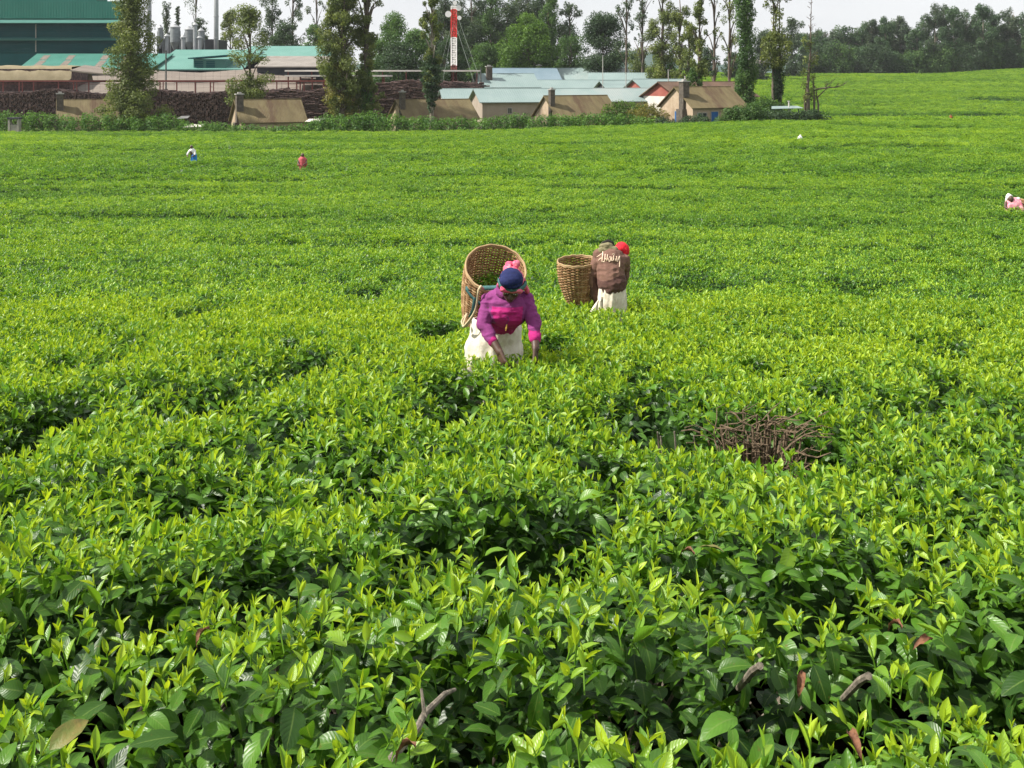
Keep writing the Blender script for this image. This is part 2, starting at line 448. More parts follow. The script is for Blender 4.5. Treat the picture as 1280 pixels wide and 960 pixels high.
M['skin'] = mat('dark_skin', (0.062, 0.033, 0.022), (0.088, 0.048, 0.033), scale=18, rough=.5, spec=.45)
M['skin_palm'] = M['skin']
M['magenta'] = mat('magenta_fleece', (0.36, 0.012, 0.140), (0.44, 0.018, 0.175), scale=24, rough=.9, bump=.25)
M['purple'] = mat('purple_fleece', (0.170, 0.026, 0.130), (0.225, 0.038, 0.170), scale=24, rough=.9, bump=.25)
M['sack'] = mat('white_sack_cloth', (0.60, 0.53, 0.43), (0.74, 0.69, 0.60), scale=14, rough=.9, bump=.4, c3=(.50, .43, .33))
M['navy'] = mat('navy_cap', (0.007, 0.012, 0.065), (0.012, 0.019, 0.095), scale=40, rough=.9, bump=.2)
M['pink'] = mat('pink_scarf', (0.55, 0.035, 0.12), (0.74, 0.20, 0.28), scale=30, rough=.85, bump=.3, c3=(.78, .30, .34))
M['brown_fleece'] = mat('brown_sweatshirt', (0.135, 0.070, 0.052), (0.19, 0.105, 0.078), scale=18, rough=.95, bump=.3)
M['dark_fleece'] = mat('dark_brown_band', (0.075, 0.036, 0.030), (0.11, 0.056, 0.045), scale=18, rough=.95, bump=.3)
M['olive_cloth'] = mat('olive_hood', (0.16, 0.145, 0.075), (0.23, 0.20, 0.115), scale=20, rough=.95)
M['black_cloth'] = mat('black_cloth', (0.012, 0.011, 0.010), (0.025, 0.022, 0.020), scale=20, rough=.95)
M['red_cloth'] = mat('red_scarf', (0.62, 0.008, 0.020), (0.72, 0.018, 0.035), scale=20, rough=.85)
M['print'] = mat('cream_print', (0.74, 0.55, 0.40), (0.82, 0.66, 0.52), scale=20, rough=.9)
M['wicker'] = mat('wicker', (0.150, 0.072, 0.026), (0.300, 0.170, 0.070), scale=16, rough=.7, bump=.3, c3=(.38, .24, .11))
M['wicker_pale'] = mat('pale_cane', (0.33, 0.215, 0.105), (0.44, 0.30, 0.16), scale=12, rough=.7)
M['teal_strap'] = mat('teal_strap', (0.030, 0.10, 0.105), (0.06, 0.15, 0.15), scale=30, rough=.85)
M['rope'] = mat('rope', (0.42, 0.34, 0.20), (0.56, 0.47, 0.31), scale=60, rough=.9)
M['brass'] = mat('brass_zip', (0.70, 0.42, 0.10), (0.8, 0.5, 0.14), scale=20, rough=.4, metal=.6)
M['blue_cloth'] = mat('blue_skirt', (0.02, 0.16, 0.50), (0.03, 0.22, 0.60), scale=10, rough=.9)
M['rose_cloth'] = mat('rose_shirt', (0.46, 0.085, 0.10), (0.55, 0.13, 0.14), scale=10, rough=.9)
M['pinkwrap'] = mat('pink_wrap', (0.66, 0.16, 0.24), (0.85, 0.52, 0.52), scale=9, rough=.9, c3=(.55, .06, .16))
M['orange_cloth'] = mat('orange_shirt', (0.26, 0.075, 0.025), (0.32, 0.10, 0.035), scale=10, rough=.9)

# ------------------------------------------------------------------ object helpers
def tag(o, label=None, cat=None, group=None, kind=None):
    if label: o['label'] = label
    if cat: o['category'] = cat
    if group: o['group'] = group
    if kind: o['kind'] = kind
    return o

def empty(name, loc, label=None, cat=None, group=None, rz=0.0):
    o = bpy.data.objects.new(name, None)
    o.location = loc
    o.rotation_euler = (0, 0, rz)
    o.empty_display_size = 0.2
    COL.objects.link(o)
    return tag(o, label, cat, group)

def link(name, me, parent=None, loc=None, rot=None, scale=None):
    o = bpy.data.objects.new(name, me)
    if loc is not None: o.location = loc
    if rot is not None: o.rotation_euler = rot
    if scale is not None: o.scale = scale
    if parent is not None: o.parent = parent
    COL.objects.link(o)
    return o

class MB:
    """collects faces for ONE mesh"""
    def __init__(self):
        self.v, self.f, self.mi, self.mats = [], [], [], []
    def slot(self, m):
        if m not in self.mats: self.mats.append(m)
        return self.mats.index(m)
    def add(self, verts, faces, m=None, M4=None):
        k = len(self.v)
        if M4 is not None:
            verts = [M4 @ Vector(p) for p in verts]
        self.v += [tuple(p) for p in verts]
        self.f += [tuple(i + k for i in f) for f in faces]
        s = self.slot(m) if m is not None else 0
        self.mi += [s] * len(faces)
        return self
    def box(self, x0, x1, y0, y1, z0, z1, m=None, M4=None):
        v = [(x0, y0, z0), (x1, y0, z0), (x1, y1, z0), (x0, y1, z0), (x0, y0, z1), (x1, y0, z1), (x1, y1, z1), (x0, y1, z1)]
        f = [(0, 3, 2, 1), (4, 5, 6, 7), (0, 1, 5, 4), (1, 2, 6, 5), (2, 3, 7, 6), (3, 0, 4, 7)]
        return self.add(v, f, m, M4)
    def tube(self, pts, rads, n=6, m=None, M4=None, caps=True):
        pts = [Vector(p) for p in pts]
        if not hasattr(rads, '__len__'): rads = [rads] * len(pts)
        v, f = [], []
        up = Vector((0, 0, 1))
        for i, p in enumerate(pts):
            t = (pts[min(i + 1, len(pts) - 1)] - pts[max(i - 1, 0)])
            t = t.normalized() if t.length > 1e-9 else Vector((0, 0, 1))
            a = t.cross(up)
            if a.length < 0.05: a = t.cross(Vector((1, 0, 0)))
            a.normalize(); b = t.cross(a)
            for k in range(n):
                w = 2 * math.pi * k / n
                v.append(p + (a * math.cos(w) + b * math.sin(w)) * rads[i])
        for i in range(len(pts) - 1):
            for k in range(n):
                k2 = (k + 1) % n
                f.append((i * n + k, i * n + k2, (i + 1) * n + k2, (i + 1) * n + k))
        if caps:
            f.append(tuple(range(n - 1, -1, -1)))
            f.append(tuple((len(pts) - 1) * n + k for k in range(n)))
        return self.add(v, f, m, M4)
    def prism(self, poly, y0, y1, m=None, M4=None):
        """polygon in x,z extruded along y"""
        n = len(poly)
        v = [(x, y0, z) for x, z in poly] + [(x, y1, z) for x, z in poly]
        f = [tuple(range(n)), tuple(range(2 * n - 1, n - 1, -1))]
        f += [(i, i + n, (i + 1) % n + n, (i + 1) % n) for i in range(n)]
        return self.add(v, f, m, M4)
    def lathe(self, prof, n=16, m=None, M4=None):
        v, f = [], []
        for r, z in prof:
            for k in range(n):
                w = 2 * math.pi * k / n
                v.append((r * math.cos(w), r * math.sin(w), z))
        for i in range(len(prof) - 1):
            for k in range(n):
                k2 = (k + 1) % n
                f.append((i * n + k, i * n + k2, (i + 1) * n + k2, (i + 1) * n + k))
        f.append(tuple(range(n - 1, -1, -1)))
        f.append(tuple((len(prof) - 1) * n + k for k in range(n)))
        return self.add(v, f, m, M4)
    def mesh(self, name, m=None, smooth_=False):
        me = bpy.data.meshes.new(name)
        me.from_pydata(self.v, [], self.f)
        if self.mats:
            for q in self.mats: me.materials.append(q)
            me.polygons.foreach_set('material_index', self.mi)
        elif m is not None:
            me.materials.append(m)
        if smooth_:
            me.polygons.foreach_set('use_smooth', [True] * len(me.polygons))
        me.update()
        return me
    def build(self, name, m=None, parent=None, smooth_=False, loc=None, rot=None):
        return link(name, self.mesh(name, m, smooth_), parent, loc, rot)

def np_mesh(name, V, Fq, m, age=None, uv=None, smooth_=True):
    """fast mesh from arrays; Fq (n,4) quads or (n,3)"""
    me = bpy.data.meshes.new(name)
    V = np.ascontiguousarray(V, np.float32); Fq = np.ascontiguousarray(Fq, np.int32)
    nf, k = Fq.shape
    me.vertices.add(len(V)); me.vertices.foreach_set('co', V.ravel())
    me.loops.add(nf * k); me.loops.foreach_set('vertex_index', Fq.ravel())
    me.polygons.add(nf)
    me.polygons.foreach_set('loop_start', np.arange(0, nf * k, k, dtype=np.int32))
    try:
        me.polygons.foreach_set('loop_total', np.full(nf, k, np.int32))
    except Exception:
        pass
    if smooth_:
        me.polygons.foreach_set('use_smooth', np.ones(nf, bool))
    me.update(calc_edges=True)
    if age is not None:
        a = me.attributes.new('age', 'FLOAT', 'POINT')
        a.data.foreach_set('value', np.ascontiguousarray(age, np.float32))
    if uv is not None:
        ul = me.uv_layers.new(name='UVMap')
        ul.data.foreach_set('uv', np.ascontiguousarray(uv[Fq.ravel()], np.float32).ravel())
    me.materials.append(m)
    me.validate()
    return me

def euler_mats(rx, ry, rz):
    cx, sx, cy_, sy, cz, sz = np.cos(rx), np.sin(rx), np.cos(ry), np.sin(ry), np.cos(rz), np.sin(rz)
    Rm = np.empty((len(rx), 3, 3))
    Rm[:, 0, 0] = cz * cy_; Rm[:, 0, 1] = cz * sy * sx - sz * cx; Rm[:, 0, 2] = cz * sy * cx + sz * sx
    Rm[:, 1, 0] = sz * cy_; Rm[:, 1, 1] = sz * sy * sx + cz * cx; Rm[:, 1, 2] = sz * sy * cx - cz * sx
    Rm[:, 2, 0] = -sy; Rm[:, 2, 1] = cy_ * sx; Rm[:, 2, 2] = cy_ * cx
    return Rm

# ------------------------------------------------------------------ leaves
def leaf_arrays(L, W, curl, fold, seg=5, twist=0.0, wav=0.0, rng=None):
    """leaf along +Y from the origin, face up; returns V, F(quads), UV"""
    rows = seg + 1
    t = np.linspace(0, 1, rows)
    w = W * 0.5 * np.sin(np.pi * np.clip(t * 0.94 + 0.035, 0, 1) ** 0.85) ** 0.8
    w[0] = W * 0.03; w[-1] = W * 0.02
    ang = curl * t
    ds = L / seg
    y = np.concatenate([[0], np.cumsum(np.cos(ang[:-1]) * ds)])
    z = np.concatenate([[0], np.cumsum(-np.sin(ang[:-1]) * ds)])
    V, UV = [], []
    for i in range(rows):
        for c in (-1, -0.5, 0, .5, 1):
            wob = wav * W * math.sin(i * 2.3 + c * 2.0) * abs(c)
            V.append((c * w[i] * math.cos(fold * abs(c)) + twist * t[i] * 0, y[i], z[i] + abs(c) * w[i] * math.sin(fold) + wob))
            UV.append((0.5 + c * 0.5, t[i]))
    Fq = []
    for i in range(seg):
        for c in range(4):
            a = i * 5 + c
            Fq.append((a, a + 1, a + 6, a + 5))
    return np.array(V), np.array(Fq), np.array(UV)

def simple_leaf(L, W, curl, fold):
    V = np.array([(0, 0, 0), (-W / 2, L * .45, W * fold - L * curl * .15), (0, L * .5, -L * curl * .15), (W / 2, L * .45, W * fold - L * curl * .15), (0, L, -L * curl * .5)])
    Fq = np.array([(0, 2, 1), (0, 3, 2), (1, 2, 4), (2, 3, 4)])
    return V, Fq

class Arr:
    def __init__(self): self.V, self.F, self.A, self.U, self.n = [], [], [], [], 0
    def add(self, V, Fq, age, rx=0, ry=0, rz=0, loc=(0, 0, 0), s=1.0, uv=None):
        Rm = euler_mats(np.array([rx]), np.array([ry]), np.array([rz]))[0]
        V2 = (V * s) @ Rm.T + np.array(loc)
        self.V.append(V2); self.F.append(Fq + self.n); self.n += len(V)
        self.A.append(np.full(len(V), age))
        if uv is not None: self.U.append(uv)
    def mesh(self, name, m):
        return np_mesh(name, np.concatenate(self.V), np.concatenate(self.F), m, np.concatenate(self.A), np.concatenate(self.U) if self.U else None)

rng = np.random.default_rng(7)
def U_(a, b): return float(rng.uniform(a, b))

# mature leaves, single
MATURE = []
for k in range(16):
    V, Fq, UV = leaf_arrays(U_(.066, .112), U_(.033, .050), U_(.3, 1.3), U_(.1, .45), seg=6, wav=U_(.01, .05))
    a = Arr(); a.add(V, Fq, U_(0.04, 0.46), uv=UV)
    MATURE.append(a.mesh('tea_leaf', M['tea']))

def shoot_arrays(a, base=(0, 0, 0), h=0.06, big=1.0):
    """a plucking shoot: thin stem, two or three young leaves, the bud"""
    bx, by, bz = base
    n = 3 + (U_(0, 1) > .5)
    r = 0.0016
    sv = np.array([(r, 0, 0), (-r, r, 0), (-r, -r, 0), (r, 0, h), (-r, r, h), (-r, -r, h)])
    sf = np.array([(0, 1, 4, 3), (1, 2, 5, 4), (2, 0, 3, 5)])
    a.add(sv, sf, .55, loc=base, uv=np.full((6, 2), .25))
    yaw = U_(0, 6.28)
    for i in range(n):
        f = (i + 1) / n
        L = U_(.046, .088) * (1 - .42 * f) * big
        V, Fq, UV = leaf_arrays(L, L * U_(.38, .54), U_(-.3, .9) * (1 - f * .6), U_(.35, .8), seg=4)
        a.add(V, Fq, min(1, .36 + .50 * f + U_(-.12, .16)), rx=U_(.10, .90) + .50 * f, ry=U_(-.3, .3), rz=yaw, loc=(bx, by, bz + h * f * .95), uv=UV)
        yaw += 2.3 + U_(-.4, .4)
    L = U_(.026, .04) * big
    V, Fq, UV = leaf_arrays(L, L * .22, .1, 1.0, seg=3)
    a.add(V, Fq, 1.0, rx=1.45, rz=yaw, loc=(bx, by, bz + h), uv=UV)

SHOOT = []
for k in range(18):
    a = Arr(); shoot_arrays(a, h=U_(.025, .080), big=U_(.60, 1.10)); SHOOT.append(a.mesh('tea_shoot', M['tea']))

# a twig of mature leaves
TWIG = []
for k in range(8):
    a = Arr(); yaw = U_(0, 6)
    for i in range(7):
        V, Fq, UV = leaf_arrays(U_(.058, .095), U_(.030, .043), U_(.3, 1.4), U_(.1, .4), seg=4, wav=U_(0, .05))
        a.add(V, Fq, max(0, U_(.0, .48)), rx=U_(-.5, .75), ry=U_(-.35, .35), rz=yaw, loc=(U_(-.02, .02), U_(-.02, .02), U_(-.10, .0)), uv=UV)
        yaw += 2.4 + U_(-.3, .3)
    TWIG.append(a.mesh('tea_twig', M['tea']))

# coarser clumps for farther off
def clump(n_m, n_s, rad, hgt, lm, ls, name):
    a = Arr()
    for i in range(n_m):
        V, Fq = simple_leaf(lm * U_(.8, 1.2), lm * U_(.36, .48), U_(.1, .9), U_(.05, .3))
        r = rad * math.sqrt(U_(0, 1)); w = U_(0, 6.28)
        a.add(V, Fq, max(0, U_(-.06, .36)), rx=U_(-.4, .7), ry=U_(-.4, .4), rz=U_(0, 6.28), loc=(r * math.cos(w), r * math.sin(w), U_(-hgt, 0)))
    for i in range(n_s):
        r = rad * math.sqrt(U_(0, 1)); w = U_(0, 6.28); z = U_(-.03, .03)
        yaw = U_(0, 6)
        for q in range(3):
            V, Fq = simple_leaf(ls * U_(.75, 1.15), ls * U_(.34, .46), U_(-.1, .5), U_(.2, .5))
            a.add(V, Fq, min(1, U_(.42, .95)), rx=U_(.4, 1.3), rz=yaw, loc=(r * math.cos(w), r * math.sin(w), z + q * .015))
            yaw += 2.2
    return a.mesh(name, M['tea_far'])
CLUMP = [clump(17, 11, .17, .14, .09, .058, 'tea_clump') for k in range(8)]
CLUMP_FAR = [clump(34, 30, .42, .16, .13, .085, 'tea_clump_far') for k in range(8)]

def instancer(name, protos, pos, rot, scl, tint, idx, parent=None, kind='stuff'):
    N = len(pos)
    me = bpy.data.meshes.new(name)
    me.vertices.add(N)
    me.vertices.foreach_set('co', np.ascontiguousarray(pos, np.float32).ravel())
    for nm, typ, key, arr in (('rot', 'FLOAT_VECTOR', 'vector', rot), ('scl', 'FLOAT_VECTOR', 'vector', scl), ('tint', 'FLOAT', 'value', tint)):
        at = me.attributes.new(nm, typ, 'POINT')
        at.data.foreach_set(key, np.ascontiguousarray(arr, np.float32).ravel())
    at = me.attributes.new('pick', 'INT', 'POINT')
    at.data.foreach_set('value', np.ascontiguousarray(idx, np.int32))
    o = link(name, me, parent)
    tag(o, kind=kind)
    col = bpy.data.collections.new(name + '_source')
    for k, p in enumerate(protos):
        q = bpy.data.objects.new('%s_%02d' % (p.name.split('.')[0], k), p)
        col.objects.link(q)
    ng = bpy.data.node_groups.new(name + '_scatter', 'GeometryNodeTree')
    ng.interface.new_socket('Geometry', in_out='INPUT', socket_type='NodeSocketGeometry')
    ng.interface.new_socket('Geometry', in_out='OUTPUT', socket_type='NodeSocketGeometry')
    n, l = ng.nodes, ng.links
    gi, go = n.new('NodeGroupInput'), n.new('NodeGroupOutput')
    iop = n.new('GeometryNodeInstanceOnPoints')
    ci = n.new('GeometryNodeCollectionInfo')
    ci.inputs['Collection'].default_value = col
    ci.inputs['Separate Children'].default_value = True
    ci.inputs['Reset Children'].default_value = True
    def attr(nm, dt):
        q = n.new('GeometryNodeInputNamedAttribute'); q.data_type = dt; q.inputs['Name'].default_value = nm
        return q.outputs['Attribute']
    e2r = n.new('FunctionNodeEulerToRotation')
    l.new(attr('rot', 'FLOAT_VECTOR'), e2r.inputs[0])
    l.new(gi.outputs[0], iop.inputs['Points'])
    l.new(ci.outputs[0], iop.inputs['Instance'])
    iop.inputs['Pick Instance'].default_value = True
    l.new(attr('pick', 'INT'), iop.inputs['Instance Index'])
    l.new(e2r.outputs[0], iop.inputs['Rotation'])
    l.new(attr('scl', 'FLOAT_VECTOR'), iop.inputs['Scale'])
    l.new(iop.outputs[0], go.inputs[0])
    md = o.modifiers.new('scatter', 'NODES')
    md.node_group = ng
    return o

# ------------------------------------------------------------------ the ground and far hills
def sheet(name, us, ds, zfun, m, ymin=None):
    """grid of rows at depth d and columns at x = u * max(d, 4) + ..."""
    D, Uu = np.meshgrid(ds, us, indexing='ij')
    Xs = Uu * np.maximum(np.abs(D), 6.0)
    V = np.stack([Xs, D, zfun(Xs, D)], -1).reshape(-1, 3)
    nr, nc = D.shape
    i = np.arange(nr - 1)[:, None] * nc + np.arange(nc - 1)[None, :]
    Fq = np.stack([i, i + 1, i + nc + 1, i + nc], -1).reshape(-1, 4)
    return np_mesh(name, V, Fq, m)

ds = np.concatenate([[-300, -80, -25, -8, -3, -1], np.linspace(0, 10, 26), np.exp(np.linspace(math.log(10.5), math.log(1650), 150))])
gm = sheet('ground', np.linspace(-1.36, 1.36, 121), ds, ground, M['soil'])
# tea covers the slope; beyond the hedge the yard is rough grass
gm.materials.append(M['grass'])
gnd = link('ground', gm)
tag(gnd, kind='structure')
cen = np.zeros(len(gm.polygons) * 3, np.float32); gm.polygons.foreach_get('center', cen); cen = cen.reshape(-1, 3)
gm.polygons.foreach_set('material_index', (cen[:, 1] > 119).astype(np.int32))

hx = np.linspace(-1.4, 1.4, 90)
def hill_z(x, y):
    u = x / y
    py = 82 - 20 * np.exp(-((u - 0.122) / 0.035) ** 2) - 6 * fbm(u * 9 + 3, y * 0 + 2.0, 91) + 3 * fbm(u * 40, y * 0, 92)
    top = (YH - py) / F * 1150
    return np.where(y < 900, -10, np.where(y < 1160, top * smooth(880, 1150, y), top * (1 - smooth(1200, 1500, y)) - 5))
hm = sheet('hills', hx, np.linspace(880, 1520, 17), hill_z, M['hill'])
tag(link('hills', hm), kind='structure')

# ------------------------------------------------------------------ the tea
def in_field(x, y):
    u = x / np.maximum(y, .5)
    ok = (y < 119.5) | ((y < 345) & (u > np.where(y > 168, 0.135, 0.30 + 0.02 * np.sin(y))))
    return ok & (np.abs(x) < 0.60 * y + 1.3)

BUSH_FAR = 3.35          # bushes nearer than this are built one by one

def points(y0, y1, spacing, seed):
    """jittered grid over the field between depths y0 and y1"""
    r = np.random.default_rng(seed)
    ys = np.arange(y0, y1, spacing)
    out = []
    for y in ys:
        w = 0.60 * y + 1.3
        xs = np.arange(-w, w, spacing)
        out.append(np.stack([xs + r.uniform(-.5, .5, len(xs)) * spacing, y + r.uniform(-.5, .5, len(xs)) * spacing], -1))
    p = np.concatenate(out)
    p = p[in_field(p[:, 0], p[:, 1])]
    for hx_, hy_, rx, ry in PEOPLE:
        p = p[((p[:, 0] - hx_) / rx) ** 2 + ((p[:, 1] - hy_) / ry) ** 2 > 1]
    return p, r

def tint_of(x, y):
    """broad patches of fresher and older tea"""
    a = fbm(x * 0.05 + 3, y * 0.16, 101, 3) - .5
    b = fbm(x * 0.5, y * 0.8, 103, 2) - .5
    return 0.40 * a + 0.22 * b

def scatter_shoots(y0, y1, spacing, seed, thin=1.0):
    p, r = points(y0, y1, spacing, seed)
    x, y = p.T
    drop, gap, cid = canopy(x, y)
    keep = r.uniform(0, 1, len(x)) > gap * 1.6 + 0.65 * smooth(.44, .70, fbm(x * 2.2, y * 2.8, 111)) * (1 - smooth(3.2, 7, y) * .5)
    x, y, drop, gap, cid = x[keep], y[keep], drop[keep], gap[keep], cid[keep]
    n = len(x)
    z = table(x, y) - drop - 0.075 + r.normal(0, .028, n)
    rot = np.stack([r.normal(0, .28, n), r.normal(0, .28, n), r.uniform(0, 6.28, n)], -1)
    s = (r.uniform(.70, 1.3, n) * (1 + .15 * smooth(3, 6, y)))[:, None] * np.ones((1, 3))
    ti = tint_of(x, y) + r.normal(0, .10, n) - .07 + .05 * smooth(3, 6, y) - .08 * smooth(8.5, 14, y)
    return np.stack([x, y, z], -1), rot, s, ti, r.integers(0, 18, n), cid, gap

def scatter_leaves(y0, y1, spacing, seed, nproto=8, zlo=.02, zhi=.26):
    p, r = points(y0, y1, spacing, seed)
    x, y = p.T
    drop, gap, cid = canopy(x, y)
    keep = r.uniform(0, 1, len(x)) > 0.97 * smooth(.34, .62, gap)
    x, y, drop, gap, cid = x[keep], y[keep], drop[keep], gap[keep], cid[keep]
    n = len(x)
    below = zlo + (zhi - zlo) * r.uniform(0, 1, n) ** 1.4
    z = table(x, y) - drop - .045 - below
    rx = r.normal(.05, .50, n) - .5 * gap
    rot = np.stack([rx, r.normal(0, .4, n), r.uniform(0, 6.28, n)], -1)
    s = r.uniform(.8, 1.3 - .05 * (y0 < 3), n)[:, None] * np.ones((1, 3))
    ti = 0.6 * tint_of(x, y) + r.normal(0, .11, n) + .03 - .16 * np.clip(below / .2, 0, 1) - .14 * gap + .20 * np.exp(-below / .05)  # top leaves younger; lower ones and gaps darker, shade put into the tint
    return np.stack([x, y, z], -1), rot, s, ti, r.integers(0, nproto, n), cid, gap

# ---- sheet coloured as the shade beneath the leaves, from 3 m on
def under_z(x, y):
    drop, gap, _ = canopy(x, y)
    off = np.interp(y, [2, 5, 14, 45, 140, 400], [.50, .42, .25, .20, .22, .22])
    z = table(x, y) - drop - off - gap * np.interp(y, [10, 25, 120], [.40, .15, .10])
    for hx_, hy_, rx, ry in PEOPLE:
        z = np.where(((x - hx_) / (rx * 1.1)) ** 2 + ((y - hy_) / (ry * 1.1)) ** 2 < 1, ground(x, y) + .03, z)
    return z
uds = np.concatenate([np.arange(BUSH_FAR, 14, .10), np.exp(np.linspace(math.log(14), math.log(120), 330))])
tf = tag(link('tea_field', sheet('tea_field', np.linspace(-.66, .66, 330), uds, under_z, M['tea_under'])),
         'wide slope of clipped tea bushes with bright young shoots', 'tea field', kind='stuff')
uds2 = np.linspace(119.8, 345, 190)
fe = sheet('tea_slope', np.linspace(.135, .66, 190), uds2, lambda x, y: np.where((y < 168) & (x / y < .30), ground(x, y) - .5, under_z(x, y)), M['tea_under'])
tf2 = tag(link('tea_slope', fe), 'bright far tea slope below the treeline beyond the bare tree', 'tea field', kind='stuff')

def put(name, protos, data, parent, sel=None):
    pos, rot, s, ti, idx = data[:5]
    if sel is not None: pos, rot, s, ti, idx = pos[sel], rot[sel], s[sel], ti[sel], idx[sel]
    return instancer(name, protos, pos, rot, s, ti, idx, parent)

near_sh = scatter_shoots(1.15, BUSH_FAR, .062, 1)
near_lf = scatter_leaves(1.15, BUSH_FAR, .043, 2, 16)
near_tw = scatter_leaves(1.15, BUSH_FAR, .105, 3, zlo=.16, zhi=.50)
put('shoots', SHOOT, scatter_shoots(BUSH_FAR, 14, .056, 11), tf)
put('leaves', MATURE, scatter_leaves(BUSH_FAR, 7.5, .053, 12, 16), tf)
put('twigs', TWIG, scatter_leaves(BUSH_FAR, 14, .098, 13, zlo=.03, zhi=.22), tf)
def scatter_clumps(y0, y1, spacing, seed, zoff, smin, smax):
    p, r = points(y0, y1, spacing, seed)
    x, y = p.T
    drop, gap, cid = canopy(x, y)
    keep = r.uniform(0, 1, len(x)) > 0.85 * smooth(.38, .62, gap)
    x, y, drop, gap, cid = x[keep], y[keep], drop[keep], gap[keep], cid[keep]
    n = len(x)
    z = table(x, y) - drop - zoff + r.uniform(-.03, .03, n)
    z = z + r.normal(0, .03, n)
    rot = np.stack([r.normal(0, .22, n), r.normal(0, .22, n), r.uniform(0, 6.28, n)], -1)
    s = r.uniform(smin, smax, n)[:, None] * np.ones((1, 3))
    ti = 1.1 * tint_of(x, y) + r.normal(0, .09, n) - .44 * gap - .065 + .05 * (1 - smooth(14, 26, y)) + 0.06 * smooth(150, 300, y)  # gap term darkens the clumps, shade of the row breaks put into colour
    return np.stack([x, y, z], -1), rot, s, ti, r.integers(0, 8, n), cid, gap
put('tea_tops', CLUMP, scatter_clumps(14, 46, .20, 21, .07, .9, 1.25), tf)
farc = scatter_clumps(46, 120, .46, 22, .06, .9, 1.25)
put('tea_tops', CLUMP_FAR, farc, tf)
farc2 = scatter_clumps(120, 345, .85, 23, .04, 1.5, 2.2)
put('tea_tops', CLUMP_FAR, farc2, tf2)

# ---- the nearest bushes, one by one
def bush_cells():
    ids, cnt = np.unique(near_lf[5], return_counts=True)
    res = []
    for i in ids:
        s = near_lf[5] == i
        c = near_lf[0][s].mean(0)
        res.append((i, c, s.sum()))
    return res

def visible(p):
    px = 640 + p[:, 0] / p[:, 1] * F
    py = YH - p[:, 2] / p[:, 1] * F
    return (px > -30) & (px < 1310) & (py < 985)

cells = bush_cells()
inview = [(i, c, n) for i, c, n in cells if n > 60 and abs(c[0]) < .5 * c[1] + .25 and c[1] > 1.25]
# small neighbours are merged into the bush they touch so that each bush keeps a full size
inview.sort(key=lambda q: -q[2])
centres = [q for q in inview[:9]]
CC = np.array([q[1][:2] for q in centres])
def owner(pos):
    dd = ((pos[:, None, :2] - CC[None]) ** 2).sum(-1)
    return dd.argmin(1)
own = [owner(a[0]) for a in (near_sh, near_lf, near_tw)]
def bush_label(c):
    px = 640 + c[0] / c[1] * F
    py = YH - c[2] / c[1] * F
    return px, py

BUSHES = []
for b in range(len(centres)):
    c = centres[b][1]
    gx, gy = float(CC[b][0]), float(CC[b][1])
    root = empty('tea_bush', (gx, gy, gz(gx, gy)), None, 'tea bush', 'tea bushes in the front rows')
    BUSHES.append((root, c))
    off = np.array([gx, gy, gz(gx, gy)])
    # the leaves and shoots that show largest are objects of their own
    pool = []
    for arr, which, protos in ((near_sh, 0, SHOOT), (near_lf, 1, MATURE)):
        sel = np.where(own[which] == b)[0]
        pos = arr[0][sel]
        vis = visible(pos)
        depth = (table(pos[:, 0], pos[:, 1]) - pos[:, 2])
        score = pos[:, 1] + 2.5 * depth + np.where(vis, 0, 50)
        for k, q in enumerate(sel): pool.append((score[k], which, q))
    pool.sort()
    solo = {0: [], 1: []}
    for s_, w, q in pool[:270]:
        if s_ < 40: solo[w].append(q)
    for w, arr, protos, nm in ((0, near_sh, SHOOT, 'shoot'), (1, near_lf, MATURE, 'leaf')):
        pos, rot, scl, ti, idx = arr[:5]
        for q in solo[w]:
            o = bpy.data.objects.new(nm, protos[int(idx[q])])
            o.location = pos[q] - off; o.rotation_euler = rot[q]; o.scale = scl[q]
            o.parent = root
            COL.objects.link(o)
    for w, arr, protos, nm in ((0, near_sh, SHOOT, 'shoots'), (1, near_lf, MATURE, 'leaves'), (2, near_tw, TWIG, 'twigs')):
        sel = own[w] == b
        if w in solo and solo[w]: sel[np.array(solo[w])] = False
        if sel.sum() == 0: continue
        pos = arr[0][sel] - off
        instancer(nm, protos, pos, arr[1][sel], arr[2][sel], arr[3][sel], arr[4][sel], root)
    # the woody frame below
    rr = random.Random(b * 7 + 1)
    for k in range(8):
        w = rr.uniform(0, 6.28); l_ = rr.uniform(.2, .42)
        p0 = Vector((rr.uniform(-.05, .05), rr.uniform(-.05, .05), 0))
        p1 = Vector((math.cos(w) * l_ * .5, math.sin(w) * l_ * .5, .24 + rr.uniform(-.05, .05)))
        p2 = Vector((math.cos(w) * l_, math.sin(w) * l_, .34 + rr.uniform(-.06, .06)))
        mb = MB(); mb.tube([p0, p1, p2], [.014, .009, .005], 6)
        for j in range(3):
            q = p1.lerp(p2, rr.uniform(.2, 1)); e = q + Vector((rr.uniform(-.1, .1), rr.uniform(-.1, .1), rr.uniform(.08, .16)))
            mb.tube([q, e], [.007, .004], 5)
        mb.build('branch', M['branch'], root)

# labels that single each bush out
order = sorted(range(len(BUSHES)), key=lambda i: BUSHES[i][1][1])
words = {}
for i in order:
    px, py = bush_label(BUSHES[i][1])
    side = 'far left' if px < 180 else 'left' if px < 480 else 'middle' if px < 800 else 'right' if px < 1100 else 'far right'
    row = 'bottom edge of photo' if py > 880 else 'second row up' if py > 760 else 'third row up'
    key = (side, row)
    words.setdefault(key, []).append(i)
for (side, row), mem in words.items():
    mem.sort(key=lambda i: BUSHES[i][1][0] / BUSHES[i][1][1])
    for k, i in enumerate(mem):
        extra = '' if len(mem) == 1 else (', its left part' if k == 0 else ', its right part' if k == len(mem) - 1 else ', its middle')
        BUSHES[i][0]['label'] = 'glossy tea bush at %s, %s%s' % (side, row, extra)

